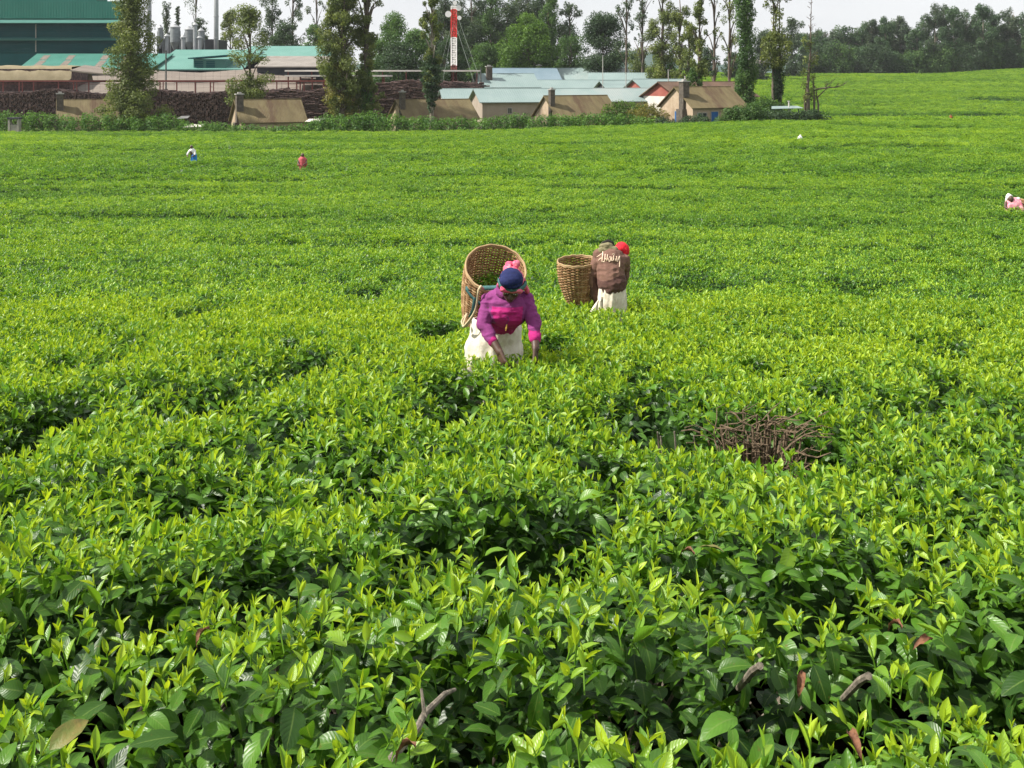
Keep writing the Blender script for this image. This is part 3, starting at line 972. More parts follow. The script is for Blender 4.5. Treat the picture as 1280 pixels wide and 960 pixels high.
# ---- hollow with bare pruned twigs
def twig_thing():
    d = d_solve(948, 524) + .12
    gx, gy = X(948, d), d
    g0 = gz(gx, gy)
    root = empty('pruned_tea_bush', (gx, gy, g0), 'bare brown pruned tea bush of tangled twigs in the green table', 'tea bush')
    rr = random.Random(5)
    for k in range(150):
        x0 = rr.uniform(-.26, .28); y0 = rr.uniform(-.16, .26)
        z0 = rr.uniform(.40, .80)
        pts = [Vector((x0 * .5, y0 * .6, .05)), Vector((x0, y0, z0))]
        w = rr.uniform(0, 6.28)
        for j in range(3):
            w += rr.uniform(-.9, .9)
            pts.append(pts[-1] + Vector((math.cos(w) * .07, math.sin(w) * .05 - .015, rr.uniform(-.02, .07))))
        r0 = rr.uniform(.0025, .0065)
        mb = MB(); mb.tube(pts, [r0 * 1.5, r0 * 1.2, r0, r0 * .8, r0 * .55], 5)
        mb.build('branch', M['twig'], root)
    d2 = d_solve(845, 522) + .10; gx, gy = X(845, d2), d2
    root = empty('cut_tea_stump', (gx, gy, gz(gx, gy)), 'pale cut tea stems standing in a dark hollow', 'tea bush')
    for k in range(5):
        x0 = rr.uniform(-.12, .14)
        mb = MB(); mb.tube([(x0 * .5, 0, .02), (x0, rr.uniform(-.03, .03), .45), (x0 - .03 + rr.uniform(-.02, .02), rr.uniform(-.05, .03), .66 + rr.uniform(0, .12))], [.009, .007, .005], 6)
        mb.build('branch', M['branch'], root)
twig_thing()

# ---- cut stubs and dead leaves in front
rr = random.Random(12)
def stub(px, py, L, lean, name='cut_stub', lab=''):
    d = d_of_py(py)
    p = P(px, py, d) - Vector((0, 0, .062 if lean < .5 else .10))
    g = Vector((p.x - lean * .4, p.y + .16, p.z - .15)) if lean < .5 else Vector((p.x - .30, p.y + .30, p.z - .40))
    mb = MB(); mb.tube([g, p + Vector((-lean * .12, .05, -.04)), p], [.008, .0095, .009], 8)
    o = mb.build(name, M['branch'])
    return tag(o, lab, 'branch')
stub(950, 800, .1, .04, lab='short pale cut stub leaning among leaves, right of centre')
stub(1086, 812, .1, .02, lab='stubby cut tea stem beside curled brown leaves')
_a, _b = P(490, 886, d_of_py(886)) - Vector((0, 0, .10)), P(556, 834, d_of_py(834)) - Vector((0, 0, .06))
mb = MB(); mb.tube([_a - Vector((.05, .1, .2)), _a, _a.lerp(_b, .35) + Vector((.012, 0, .012)), _a.lerp(_b, .7) - Vector((.012, 0, .004)), _b, _b + Vector((.02, .05, -.02))], [.010, .0095, .0085, .0075, .006, .004], 8)
mb.tube([_a.lerp(_b, .6), _a.lerp(_b, .7) + Vector((-.02, .01, .045))], [.005, .003], 6)
tag(mb.build('bare_branch', M['branch']), 'long grey branch lying slantwise under bright shoots', 'branch')
DEADV, DEADF, DEADU = leaf_arrays(.062, .028, 1.9, .9, seg=5, wav=.22)
dm = np_mesh('dead_leaf', DEADV, DEADF, M['dead'], uv=DEADU)
for px, py, rz, lab in ((1128, 785, .4, 'red brown curled dead leaf beside the stubby stem'), (1165, 800, 1.9, 'tan curled dead leaf hung over dark leaves'),
                        (1003, 838, 2.8, 'dark red dead leaf hanging in the gap'), (520, 932, 1.2, 'red brown dead leaf below the middle shoots'),
                        (868, 693, .9, 'small brown withered leaf on the open tea table'), (1060, 915, 3.3, 'broken brown leaf scrap near the bottom right'), (262, 785, 2.2, 'brown dry leaf scrap on the left front bush')):
    d = d_of_py(py) - .02
    o = link('dead_leaf', dm, None, P(px, py, d), (rr.uniform(-.4, .8), rr.uniform(-.5, .5), rz))
    tag(o, lab, 'leaf')


# ---- turning leaves of the front bushes
M['turning'] = mat('turning_leaf', (0.085, 0.13, 0.020), (0.17, 0.12, 0.03), scale=30, rough=.5, bump=.3, c3=(.12, .045, .025))
TV, TF, TU = leaf_arrays(.082, .042, .7, .3, seg=6, wav=.04)
tm_ = np_mesh('turning_leaf', TV, TF, M['turning'], uv=TU)
for px, py, rot, lab in ((62, 938, (.45, .35, -.5), 'yellow and reddish leaf low on the left front bush'), (905, 690, (.3, .3, 1.2), 'yellowing leaf lying on the tea right of the middle')):
    d = d_of_py(py) - .05
    tag(link('turning_leaf', tm_, None, P(px, py, d), rot), lab, 'leaf')

# ------------------------------------------------------------------ buildings
def house(name, pos, yaw, L, W, hw, hr, wall, roof, label, cat='house', group=None, over=0.35, chimney=None, gable=None,
          openings=(), thick=0.10, chim_x=0.15, lower=None, chim_front=False):
    """local x along the ridge, y deep (front at y = 0), z up; pos is the front left corner on the ground"""
    root = empty(name, pos, label, cat, group, yaw)
    mb = MB()
    mb.box(0, L, 0, W, -1.2, hw, wall)
    if lower: mb.box(-.02, L + .02, -.02, W + .02, -1.2, hw * .36, lower)
    mb.build('wall', wall, root)
    gw = MB()
    for x0, x1 in ((0.0, .12), (L - .12, L)):
        v = [(x0, 0, hw), (x0, W, hw), (x0, W / 2, hw + hr), (x1, 0, hw), (x1, W, hw), (x1, W / 2, hw + hr)]
        gw.add(v, [(0, 2, 1), (3, 4, 5), (0, 3, 5, 2), (1, 2, 5, 4), (0, 1, 4, 3)], gable or wall)
    gw.build('gable', gable or wall, root)
    rf = MB()
    sl = hr / (W / 2)
    e = over
    for sgn in (0, 1):
        y0, y1 = (-e, W / 2) if sgn == 0 else (W + e, W / 2)
        z0, z1 = hw - sl * e + .04, hw + hr + .04
        v = [(-e, y0, z0), (L + e, y0, z0), (L + e, y1, z1), (-e, y1, z1)]
        v += [(x, y, z + thick) for x, y, z in v]
        rf.add(v, [(0, 1, 2, 3), (7, 6, 5, 4), (0, 4, 5, 1), (1, 5, 6, 2), (3, 2, 6, 7), (0, 3, 7, 4)] if sgn == 0 else
               [(3, 2, 1, 0), (4, 5, 6, 7), (1, 5, 4, 0), (2, 6, 5, 1), (7, 6, 2, 3), (4, 7, 3, 0)], roof)
    rfo = rf.build('roof', roof, root)
    rc = MB(); rc.tube([(-e, W / 2, hw + hr + .12), (L + e, W / 2, hw + hr + .12)], .09, 6)
    rc.build('ridge_cap', roof, rfo)
    if chimney:
        cw, ch = chimney
        cx = chim_x
        yc = -.5 if chim_front else W * .28
        c = MB(); c.box(cx - cw * .8, cx + cw * .8, yc - cw * .7, yc + cw * .7, -1.2, hw * .9)
        c.box(cx - cw / 2, cx + cw / 2, yc - cw / 2, yc + cw / 2, hw * .9, hw + ch)
        co = c.build('chimney', M['stone'], root)
        c = MB(); c.box(cx - cw * .62, cx + cw * .62, yc - cw * .62, yc + cw * .62, hw + ch, hw + ch + .12)
        c.box(cx - cw * .25, cx + cw * .25, yc - cw * .25, yc + cw * .25, hw + ch + .12, hw + ch + .32)
        c.build('chimney_cap', M['trim'], co)
    for kind, side, a, b0, w, h in openings:
        # side 'f' front wall, 'l' left gable; a = distance along it, b0 = sill height
        def q(mb_, x0, x1, z0, z1, out0, out1, m_):
            if side == 'f': mb_.box(x0, x1, -out1, -out0, z0, z1, m_)
            else: mb_.box(-out1, -out0, x0, x1, z0, z1, m_)
        fr = MB()
        for x0, x1, z0, z1 in ((a - .08, a, b0, b0 + h), (a + w, a + w + .08, b0, b0 + h), (a - .08, a + w + .08, b0 + h, b0 + h + .08), (a - .08, a + w + .08, b0 - .08, b0)):
            q(fr, x0, x1, z0, z1, .0, .07, M['trim'])
        if kind == 'door':
            d_ = MB(); q(d_, a, a + w, b0, b0 + h, .0, .04, M['blue_door'])
            do = d_.build('door', M['blue_door'], root)
            fr.build('frame', M['trim'], do)
            hd = MB(); q(hd, a + w * .82, a + w * .9, b0 + h * .47, b0 + h * .5, .04, .09, M['steel'])
            hd.build('handle', M['steel'], do)
        else:
            q(fr, a + w / 2 - .03, a + w / 2 + .03, b0, b0 + h, .0, .06, M['trim'])
            fo = fr.build('window', M['trim'], root)
            for i in range(2):
                p_ = MB(); q(p_, a + (i * .5) * w + .03 * i, a + (i * .5 + .5) * w - .03 * (1 - i), b0, b0 + h, .0, .025, M['glass'])
                p_.build('pane', M['glass'], fo)
    return root

def hut(pl, pr, py_ridge, py_eave, d, yaw, label, W=6.0, **kw):
    """worker's cottage given by the ends of its front eave in the picture"""
    yaw = R(yaw)
    zr, ze = Z(py_ridge, d + W / 2 * math.cos(yaw)), Z(py_eave, d)
    xl = X(pl, d)
    # length so that the right end shows at pr
    k = (pr - 640) / F
    L = (k * d - xl) / (math.cos(yaw) - k * math.sin(yaw))
    g = gz(xl, d)
    hw = ze - g
    hr = (zr - ze)
    return house('cottage', (xl, d, g), yaw, L, W, hw, hr, M['cream'], M['tan_roof'], label, group='cottages along the field edge', **kw)

hut(74, 146, 126, 150, 128, 24, 'tan roofed cottage half hidden behind the tall feathery conifer on the left', chimney=(.8, 3.2), chim_x=.1)
hut(302, 381, 126, 152, 126.5, 27, 'tan roofed cottage alone in front of the woodpile, stone chimney at its gable', chimney=(.85, 3.3), chim_x=.1,
    openings=[('window', 'l', 1.9, .9, .8, .8)], W=6.0)
hut(508, 596, 126, 149, 127, 27, 'tan roofed cottage behind the ivy covered pole tree, white pot on chimney', chimney=(.62, 3.3), chim_x=.1)
hut(697, 772, 121, 146, 127, 27, 'tan roofed cottage before the long white building, tall plain chimney', chimney=(.62, 3.3), chim_x=.1,
    openings=[('window', 'l', 2.4, 1.3, .35, .5)])
hut(866, 932, 110, 134, 121.5, 27, 'tan roofed cottage with blue doors beside the tall thin trees', chimney=(.9, 3.0), chim_x=.1, W=6.6,
    openings=[('door', 'l', 2.6, .05, .9, 2.0), ('door', 'f', 2.7, .05, 1.0, 2.0), ('window', 'f', .7, .9, 1.3, 1.0)])

def row_house(pl, pr, pyr, pye, d, yaw, W, label, wall='white', roof='blue_roof', name='row_house', cat='building', grp='pale blue roofed row houses', **kw):
    yaw = R(yaw)
    zr, ze = Z(pyr, d + W / 2 * math.cos(yaw)), Z(pye, d)
    xl = X(pl, d); k = (pr - 640) / F
    L = (k * d - xl) / (math.cos(yaw) - k * math.sin(yaw))
    g = gz(xl, d)
    if 'gable' in kw: kw['gable'] = M[kw['gable']]
    if 'lower' in kw: kw['lower'] = M[kw['lower']]
    return house(name, (xl, d, g), yaw, L, W, ze - g, max(zr - ze, .8), M[wall], M[roof], label, cat, grp, over=.5, **kw)

row_house(603, 822, 112, 127, 139, 15, 7.0, 'long beige walled building with pale blue roof behind the cottages', wall='beige',
          openings=[('window', 'f', 3.6, 2.3, .5, .7)])
row_house(557, 600, 112, 125.5, 147, 12, 6.0, 'short pale blue roof just left of the white gable')
row_house(603, 672, 93, 108.5, 163, 14, 8, 'white walled building with pale roof sloping behind the white gable', chimney=(.9, 3.2), chim_x=1.6)
row_house(668, 800, 101, 114, 170, 10, 8, 'middle pale blue roof behind the long beige building')
row_house(622, 700, 86, 101, 205, 12, 9, 'farthest pale roof by the red mast side, with a bluish panel', roof='blue_panel')
row_house(660, 800, 86, 100, 212, -8, 9, 'broad far pale blue roof under the dark round tree', chimney=(1.0, 3.0), chim_x=2)
row_house(738, 812, 92, 104, 186, -6, 8, 'pale blue roof at the right end of the roof cluster')
row_house(762, 818, 102, 113, 158, 14, 7, 'pale blue roof with a dark open gable vent', gable='dark')
row_house(808, 866, 100, 113, 152, 22, 7, 'pale blue roof with red brown gable beside the brown roof', gable='red_gable', wall='white')
row_house(848, 944, 103.5, 121, 138, 26, 8.5, 'dark brown roofed house with red gable behind the blue door cottage', wall='white', roof='brown_roof', gable='red_gable', name='brown_roofed_house', cat='house', grp=None,
          openings=[('window', 'l', 5.5, .6, .9, 1.7)])

# the green factory
def factory():
    d = 186.0
    xl, xr = X(-190, d), X(152, d)
    g = gz(X(60, d), d)
    root = empty('tea_factory', (X(0, d), d, g), 'dark green sheet clad tea factory with pale bands at the left edge', 'factory')
    ox, oz = X(0, d), g
    def b(name, m, x0, x1, y0, y1, pa, pb, parent=root):
        mb = MB(); mb.box(x0 - ox, x1 - ox, y0 - d, y1 - d, Z(pb, d) - oz, Z(pa, d) - oz, m)
        return mb.build(name, m, parent)
    b('wall', M['green_wall'], xl, xr, d, d + 7, 1.5, 23.2)
    b('roof_monitor', M['green_wall'], xl, X(118, d), d + 1, d + 6, -14, 1.4)
    b('louvre_band', M['teal_dark'], xl, xr, d + .6, d + 7, 29, 47)
    b('louvre_band', M['teal_dark'], xl, xr, d + .6, d + 7, 50, 66.5)
    b('plinth', M['teal_dark'], xl, xr, d + .6, d + 7, 66.6, 160)
    for pa, pb, o in ((23.2, 28.9, 1.4), (47, 49.9, .7)):
        mb = MB()
        z1, z0 = Z(pa, d) - oz, Z(pb, d) - oz
        mb.prism([(0, 0), (0, 1), (1, 1), (1, 0)], 0, 1) if False else None
        v = [(xl - ox, .58, z1), (xr - ox, .58, z1), (xr - ox, -o, z0), (xl - ox, -o, z0), (xl - ox, .58, z1 - .25), (xr - ox, .58, z1 - .25), (xr - ox, -o + .02, z0 - .12), (xl - ox, -o + .02, z0 - .12)]
        mb.add(v, [(3, 2, 1, 0), (4, 5, 6, 7), (0, 1, 5, 4), (2, 3, 7, 6), (1, 2, 6, 5), (3, 0, 4, 7)], M['teal_band'])
        mb.build('canopy', M['teal_band'], root)
    mb = MB(); mb.tube([(X(43.7, d) - ox, .35, Z(30, d) - oz), (X(43.7, d) - ox, .35, Z(65, d) - oz)], .1, 6)
    mb.build('downpipe', M['trim'], root)
    # horizontal louvre blades in the dark bands
    for pa in list(np.arange(31, 46, 3.0)) + list(np.arange(52, 65, 3.0)):
        mb = MB(); mb.box(xl - ox, xr - ox, .36, .58, Z(pa + .8, d) - oz, Z(pa, d) - oz)
        mb.build('louvre', M['teal_dark'], root)
factory()

def shed(name, label, d, pl, pr, py_top, py_eave, depth, roof, wall, group=None, patches=(), drop_left=0, wall_m2=None):
    """lean-to whose single roof slope faces the viewer"""
    xl, xr = X(pl, d), X(pr, d)
    zt, ze = Z(py_top, d + depth), Z(py_eave, d)
    g = gz((xl + xr) / 2, d)
    root = empty(name, ((xl + xr) / 2, d, g), label, 'shed', group)
    ox = (xl + xr) / 2
    mb = MB(); mb.box(xl - ox + .3, xr - ox - .3, .5, depth, -1, ze - g - .25)
    mb.build('wall', wall, root)
    a = MB()
    v = [(xl - ox + drop_left, depth, zt - g), (xr - ox, depth, zt - g), (xr - ox, 0, ze - g), (xl - ox, 0, ze - g)]
    v += [(x, y, z - .18) for x, y, z in v]
    a.add(v, [(3, 2, 1, 0), (4, 5, 6, 7), (0, 1, 5, 4), (1, 2, 6, 5), (2, 3, 7, 6), (3, 0, 4, 7)], roof)
    ro = a.build('roof', roof, root)
    bw = MB(); bw.box(xl - ox + .3 + drop_left, xr - ox - .3, depth + .01, depth + .3, -1, zt - g)
    bw.build('back_wall', wall, root)
    for px in patches:
        # two weathered sheets, one above the other
        for t0, t1, sh in ((.12, .42, -1.0), (.48, .86, 0.0)):
            x0 = X(px, d) - ox + sh
            p = []
            for (xx, t) in ((x0, t0), (x0 + 1.2, t0), (x0 + 1.9, t1), (x0 + .7, t1)):
                p.append((xx, depth * (1 - t), zt - g + (ze - zt) * t + .03))
            q = MB(); q.add(p + [(x, y, z - .03) for x, y, z in p], [(3, 2, 1, 0), (0, 1, 5, 4), (1, 2, 6, 5), (2, 3, 7, 6), (3, 0, 4, 7)])
            q.build('weathered_sheet', M['rust_patch'], ro)
    return root
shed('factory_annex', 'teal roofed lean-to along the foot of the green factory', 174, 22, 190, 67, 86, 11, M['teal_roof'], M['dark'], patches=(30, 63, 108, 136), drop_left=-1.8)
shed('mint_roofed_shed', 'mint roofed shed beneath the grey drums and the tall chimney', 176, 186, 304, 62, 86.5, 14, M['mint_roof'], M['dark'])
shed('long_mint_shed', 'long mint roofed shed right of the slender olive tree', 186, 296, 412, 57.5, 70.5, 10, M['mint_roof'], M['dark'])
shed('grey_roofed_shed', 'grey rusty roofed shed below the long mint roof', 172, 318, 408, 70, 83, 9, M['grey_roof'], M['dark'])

def booth():
    d = 179; ox = X(265, d); g = gz(ox, d)
    root = empty('louvred_booth', (ox, d - 2, g), 'small teal booth with louvred windows on the mint roof', 'booth')
    z0, z1 = Z(88.5, d) - g, Z(74, d) - g
    mb = MB(); mb.box(-2.6, 3.1, 0, 4, z0 - 8, z1); mb.build('wall', M['teal_band'], root)
    mb = MB(); mb.prism([(-3.4, z1 + .02), (3.6, z1 + .55), (3.6, z1 + .75), (-3.4, z1 + .2)], -.6, 4.4); mb.build('roof', M['teal_dark'], root)
    for x0 in (-2.4, -.4):
        mb = MB()
        for k in range(5): mb.box(x0, x0 + 1.5, -.08, -.002, z0 + .25 + k * .3, z0 + .45 + k * .3)
        mb.build('louvre', M['teal_dark'], root)
booth()

def chimney(px, d, w, py_bot, label, m=M['steel']):
    g = gz(X(px, d), d)
    root = empty('factory_chimney', (X(px, d), d, g), label, 'chimney')
    r = w / F * d / 2
    mb = MB()
    top = Z(-60, d) - g
    mb.lathe([(r * 1.06, 0), (r, top * .6), (r * .95, top)], 18)
    mb.build('stack', m, root, True)
    for k in range(1, 7):
        q = MB(); z = top * k / 7
        q.lathe([(r * 1.02, z - .12), (r * 1.14, z - .1), (r * 1.14, z + .1), (r * 1.02, z + .12)], 18)
        q.build('flange', m, root)
chimney(270.3, 196, 5.6, 62, 'tall pale steel chimney right of the grey drums')
chimney(186.5, 200, 5.6, 62, 'tall pale steel chimney half behind the feathery conifer')

def drum(px, py0, py1, w, d, label, stack=False):
    g = gz(X(px, d), d)
    root = empty('dust_drum', (X(px, d), d, g), label, 'drum', 'grey drums on the factory roof')
    r = w / F * d / 2
    zt, zb = Z(py0, d) - g, Z(py1, d) - g
    mb = MB(); mb.lathe([(r * .98, zb + .3), (r, zb + .32), (r, zt), (r * .95, zt + .02)], 18); mb.build('shell', M['grey_steel'], root, False)
    mb = MB(); mb.lathe([(r * 1.08, zt + .03), (r * 1.08, zt + .18), (r * .35, zt + .6), (r * .3, zt + .75)], 18); mb.build('cap', M['steel'], root)
    mb = MB(); mb.lathe([(r * .3, zb - 1.2), (r * .97, zb + .29)], 18); mb.build('hopper', M['steel'], root)
    for sx in (-1, 1):
        mb = MB(); mb.box(sx * r - .1, sx * r + .1, -.1, .1, 0, zt - .5); mb.build('leg', M['grey_steel'], root)
for a in ((200.5, 36, 53, 6.5, 198, 'grey dust drum at the left end of the row of drums'), (219, 35, 55, 12, 196, 'largest grey dust drum in the row of drums'),
          (236.5, 38, 55, 10.5, 196, 'second grey dust drum, right beside the largest one'), (251.5, 39.5, 52, 8, 196, 'grey dust drum nearest the tall chimney')):
    drum(*a)
for px, py0 in ((208.5, 46), (229, 47.5), (244, 32), (249.5, 48)):
    d = 193; g = gz(X(px, d), d); r = 2.6 / F * d
    root = empty('vent_pipe', (X(px, d), d, g), {208.5: 'thin vent pipe left of the largest drum', 229: 'thin vent pipe between the two big drums', 244: 'tallest capped vent pipe among the drums', 249.5: 'thin brownish vent pipe under the right drum'}[px], 'pipe', 'vent pipes among the drums')
    mb = MB(); mb.lathe([(r, 0), (r, Z(py0, d) - g)], 12); mb.build('pipe', M['steel'], root)
    mb = MB(); z = Z(py0, d) - g; mb.lathe([(r * 1.5, z + .01), (r * 1.5, z + .15), (r * .3, z + .6)], 12); mb.build('cap', M['steel'], root)
# dark plant room under the drums
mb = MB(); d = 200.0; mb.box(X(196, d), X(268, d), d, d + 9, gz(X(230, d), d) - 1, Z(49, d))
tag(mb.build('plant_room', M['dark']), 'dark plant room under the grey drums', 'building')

# ------------------------------------------------------------------ the firewood yard
def log_pile(name, d, pl, pr, prof, depth, label, seed, pale=False):
    """logs lying with their ends to the viewer, stacked under a wavy top line prof [(px, py_top)]"""
    r = random.Random(seed)
    g = gz(X((pl + pr) / 2, d), d)
    ox = X((pl + pr) / 2, d)
    xs = np.array([X(p[0], d) for p in prof]); zs = np.array([Z(p[1], d) for p in prof]) - g
    V, Fq, n = [], [], 0
    def layer(y0, z_skip, rad):
        nonlocal n
        x = X(pl, d)
        while x < X(pr, d):
            top = np.interp(x, xs, zs)
            z = r.uniform(0, .25)
            while z < top:
                if z >= z_skip(x, top):
                    rd = rad * r.uniform(.75, 1.3)
                    L = r.uniform(1.5, 2.2); yo = r.uniform(-.22, .22)
                    tx, tz = r.uniform(-.08, .08), r.uniform(-.05, .05)
                    for yy in (0, L):
                        for k in range(5):
                            w = 6.283 * k / 5 + x
                            V.append((x - ox + tx * yy + rd * math.cos(w), y0 + yo + yy, z + tz * yy + rd * math.sin(w)))
                    for k in range(5):
                        k2 = (k + 1) % 5
                        Fq.append((n + k, n + k2, n + 5 + k2, n + 5 + k))
                    Fq.append((n, n + 4, n + 3, n + 2)); Fq.append((n, n + 2, n + 1, n + 1))
                    n += 10
                z += rad * 1.75
            x += rad * 1.9
    def lying(y0, rad):
        nonlocal n
        z = .1
        while z < zs.max():
            x = X(pl, d) + r.uniform(0, .8)
            while x < X(pr, d):
                L = r.uniform(.5, 1.5); rd = rad * r.uniform(.7, 1.35)
                if z < np.interp(x + L / 2, xs, zs):
                    yo = r.uniform(-.35, .25); tz = r.uniform(-.08, .08)
                    for xx in (0, L):
                        for k in range(5):
                            w = 6.283 * k / 5 + z
                            V.append((x - ox + xx, y0 + yo + rd * math.cos(w), z + tz * xx + rd * math.sin(w)))
                    for k in range(5):
                        k2 = (k + 1) % 5
                        Fq.append((n + k, n + 5 + k, n + 5 + k2, n + k2))
                    Fq.append((n, n + 1, n + 2, n + 3)); Fq.append((n + 5, n + 9, n + 8, n + 7))
                    n += 10
                x += L + r.uniform(0, .25)
            z += rad * 1.6
    layer(0, lambda x, t: 0, .15) if seed == 3 else lying(.1, .095)
    layer(2.0, lambda x, t: t - .9, .15)
    me = bpy.data.meshes.new(name)
    me.from_pydata(V, [], [tuple(dict.fromkeys(f)) for f in Fq]); me.update()
    me.materials.append(M['firewood_pale'] if pale else M['firewood'])
    root = empty(name, (ox, d, g), label, 'woodpile')
    o = link('logs', me, root); o['kind'] = 'stuff'
    core = MB()
    pts = [(X(p[0], d) - ox, (Z(p[1], d) - g) - .55) for p in prof]
    core.prism([(pts[0][0] + .3, -.3)] + [(x, max(z, 0)) for x, z in pts] + [(pts[-1][0] - .3, -.3)], 1.2, depth, M['firewood'])
    core.build('core', M['firewood'], root)
    return root
log_pile('firewood_pile', 150, -40, 300, [(-40, 115), (0, 116.5), (30, 116), (62, 111), (85, 114.5), (120, 118), (160, 116), (195, 112), (225, 115.5), (245, 117), (270, 116), (300, 111)], 14,
         'long dark firewood pile at the left under the open shed', 3)
log_pile('firewood_pile', 151, 303, 462, [(303, 112), (330, 113), (352, 111), (380, 114), (400, 111), (420, 106), (440, 106), (462, 108)], 14,
         'dark firewood pile behind the lone tan roofed cottage', 4)
log_pile('firewood_pile', 152, 466, 602, [(466, 105), (490, 102), (515, 100), (545, 101.5), (575, 102.5), (602, 104)], 12,
         'dark firewood pile under the white edged roof by the mast', 5)
def wood_shed(pl, pr, d, label, posts, lower, upper, py_beam=101):
    """a red gantry in front of pale sheet roofs; lower and upper list sloping sheets (px_l, px_r, py at front left, front right, back left, back right, depth, d0)"""
    ox = X((pl + pr) / 2, d); g = gz(ox, d)
    root = empty('open_wood_shed', (ox, d, g), label, 'shed')
    zb = Z(py_beam, d) - g
    mb = MB(); mb.box(X(pl, d) - ox, X(pr, d) - ox, -.12, .12, zb - .16, zb + .10); mb.build('beam', M['red_steel'], root)
    mb = MB(); mb.box(X(pl, d) - ox, X(pr, d) - ox, -.05, .05, zb - .50, zb - .43); mb.build('tie_rail', M['red_steel'], root)
    for k, px in enumerate(posts):
        mb = MB(); x = X(px, d) - ox
        mb.box(x - .075, x + .075, -.075, .075, -1, zb - .17)
        if k % 3 == 1:
            mb.box(x + .42, x + .54, -.06, .06, -1, zb - .17)
            for j in range(int(zb / .8)): mb.box(x + .08, x + .42, -.03, .03, j * .8 + .3, j * .8 + .36)
        mb.build('post', M['red_steel'], root)
    for a0, a1, fl, fr, bl, br, dep, d0 in lower + upper:
        v = [P(a0, fl, d0), P(a1, fr, d0), P(a1 + (640 - a1) * 0, br, d0 + dep), P(a0, bl, d0 + dep)]
        v = [p - Vector((ox, d, g)) for p in v]
        mb = MB()
        n = max(2, int((a1 - a0) / 9))
        for k in range(n):                       # the sheets lie side by side, each a little askew
            t0, t1 = k / n, (k + 1) / n - .0015
            dz = .02 * math.sin(k * 2.1)
            q = [v[0].lerp(v[1], t0), v[0].lerp(v[1], t1), v[3].lerp(v[2], t1), v[3].lerp(v[2], t0)]
            q = [(p.x, p.y, p.z + dz) for p in q]
            mb.add(q + [(x, y, z - .05) for x, y, z in q], [(0, 1, 2, 3), (7, 6, 5, 4), (0, 4, 5, 1), (1, 5, 6, 2), (2, 6, 7, 3), (3, 7, 4, 0)])
        mb.build('roof', M['sheet_pale'], root)
    return root
wood_shed(-40, 160, 153.2, 'open firewood shed with pale sheet roofs below the tan tarpaulin', (4, 24, 42, 73, 92, 111, 137, 158),
          [(-40, 30, 118, 118, 108, 106, 9, 156), (30, 70, 118, 118, 102.5, 106, 9, 156.2), (70, 162, 118, 118, 104.5, 102, 9, 156.4)],
          [(-40, 75, 101, 101, 97, 98, 7, 168), (66, 160, 101, 101, 95, 92, 7, 168.4)])
wood_shed(172, 425, 153.6, 'open firewood shed with red posts across the middle woodpile', (181, 200, 221, 244, 263, 286, 346, 371, 380, 404),
          [(172, 245, 120, 120, 102, 103.5, 9, 156), (245, 300, 120, 120, 103.5, 102.5, 9, 156.3), (300, 352, 118, 118, 104, 103, 9, 156), (352, 424, 118, 118, 103, 102, 9, 156.3)],
          [(178, 252, 101, 101, 87.5, 91, 6, 168), (248, 322, 101, 101, 91, 85.5, 6, 168.3), (320, 395, 101, 101, 86, 95, 6, 168.6)])
# white edged flat roofs on the right of the yard
for pl, pr, py, d, lab in ((356, 600, 88.5, 164, 'long thin white edged roof reaching from tree to mast'), (356, 484, 94.8, 156, 'lower thin white edged roof behind the droopy tree')):
    ox = X((pl + pr) / 2, d); g = gz(ox, d); root = empty('flat_roof_shelter', (ox, d, g), lab, 'shelter')
    z = Z(py, d) - g; w = X(pr, d) - ox
    mb = MB(); mb.prism([(-w, z - .12), (w, z - .12), (w, z + .12), (-w, z + .12)], -.1, 7); mb.build('roof', M['white'], root)
    for k in range(9):
        x = -w + .5 + k * (2 * w - 1) / 8
        mb = MB(); mb.box(x - .08, x + .08, .1, .26, 0, z - .13); mb.build('post', M['red_steel'], root)
# tarpaulin draped over the far left stack
d = 158
ox = X(40, d); g = gz(ox, d)
tv, tfc = [], []
nx = 24
for j, (yy, py) in enumerate(((0, 101.2), (.2, 97), (.6, 91), (1.6, 84), (4, 81.8), (8, 81.5), (9, 90), (9.2, 101))):
    for i in range(nx + 1):
        px = -40 + 126 * i / nx
        if i == nx: px += (0, 2, 1, -2, -4, -4, -2, 0)[j]
        tv.append((X(px, d) - ox, yy + .12 * math.sin(i * 1.3 + j), Z(py, d) - g + .10 * math.sin(i * .9 + j * 2)))
for j in range(7):
    for i in range(nx):
        a = j * (nx + 1) + i
        tfc.append((a, a + 1, a + nx + 2, a + nx + 1))
root = empty('covered_stack', (ox, d, g), 'stack covered by a tan tarpaulin beside the factory annex', 'woodpile')
mb = MB(); mb.add(tv, tfc); mb.build('tarpaulin', M['tarp'], root, True)
mb = MB(); mb.box(X(-40, d) - ox, X(83, d) - ox, 1, 8, -1, Z(86, d) - g); mb.build('stack', M['firewood'], root)
# loose pale sheet roof slanting down beside it
d = 152
mb = MB()
a0, a1 = P(88, 87.5, d), P(150, 94.5, d)
for q0, q1 in ((a0, a1),):
    v = [q0, q1, q1 + Vector((0, 5, .8)), q0 + Vector((0, 5, .8))]
    mb.add([tuple(p) for p in v] + [(p.x, p.y, p.z - .22) for p in v], [(0, 1, 2, 3), (7, 6, 5, 4), (0, 4, 5, 1), (1, 5, 6, 2), (2, 6, 7, 3), (3, 7, 4, 0)])
tag(mb.build('sheet_roof', M['sheet_pale']), 'white slanting sheet roof edge under the factory annex', 'roof')

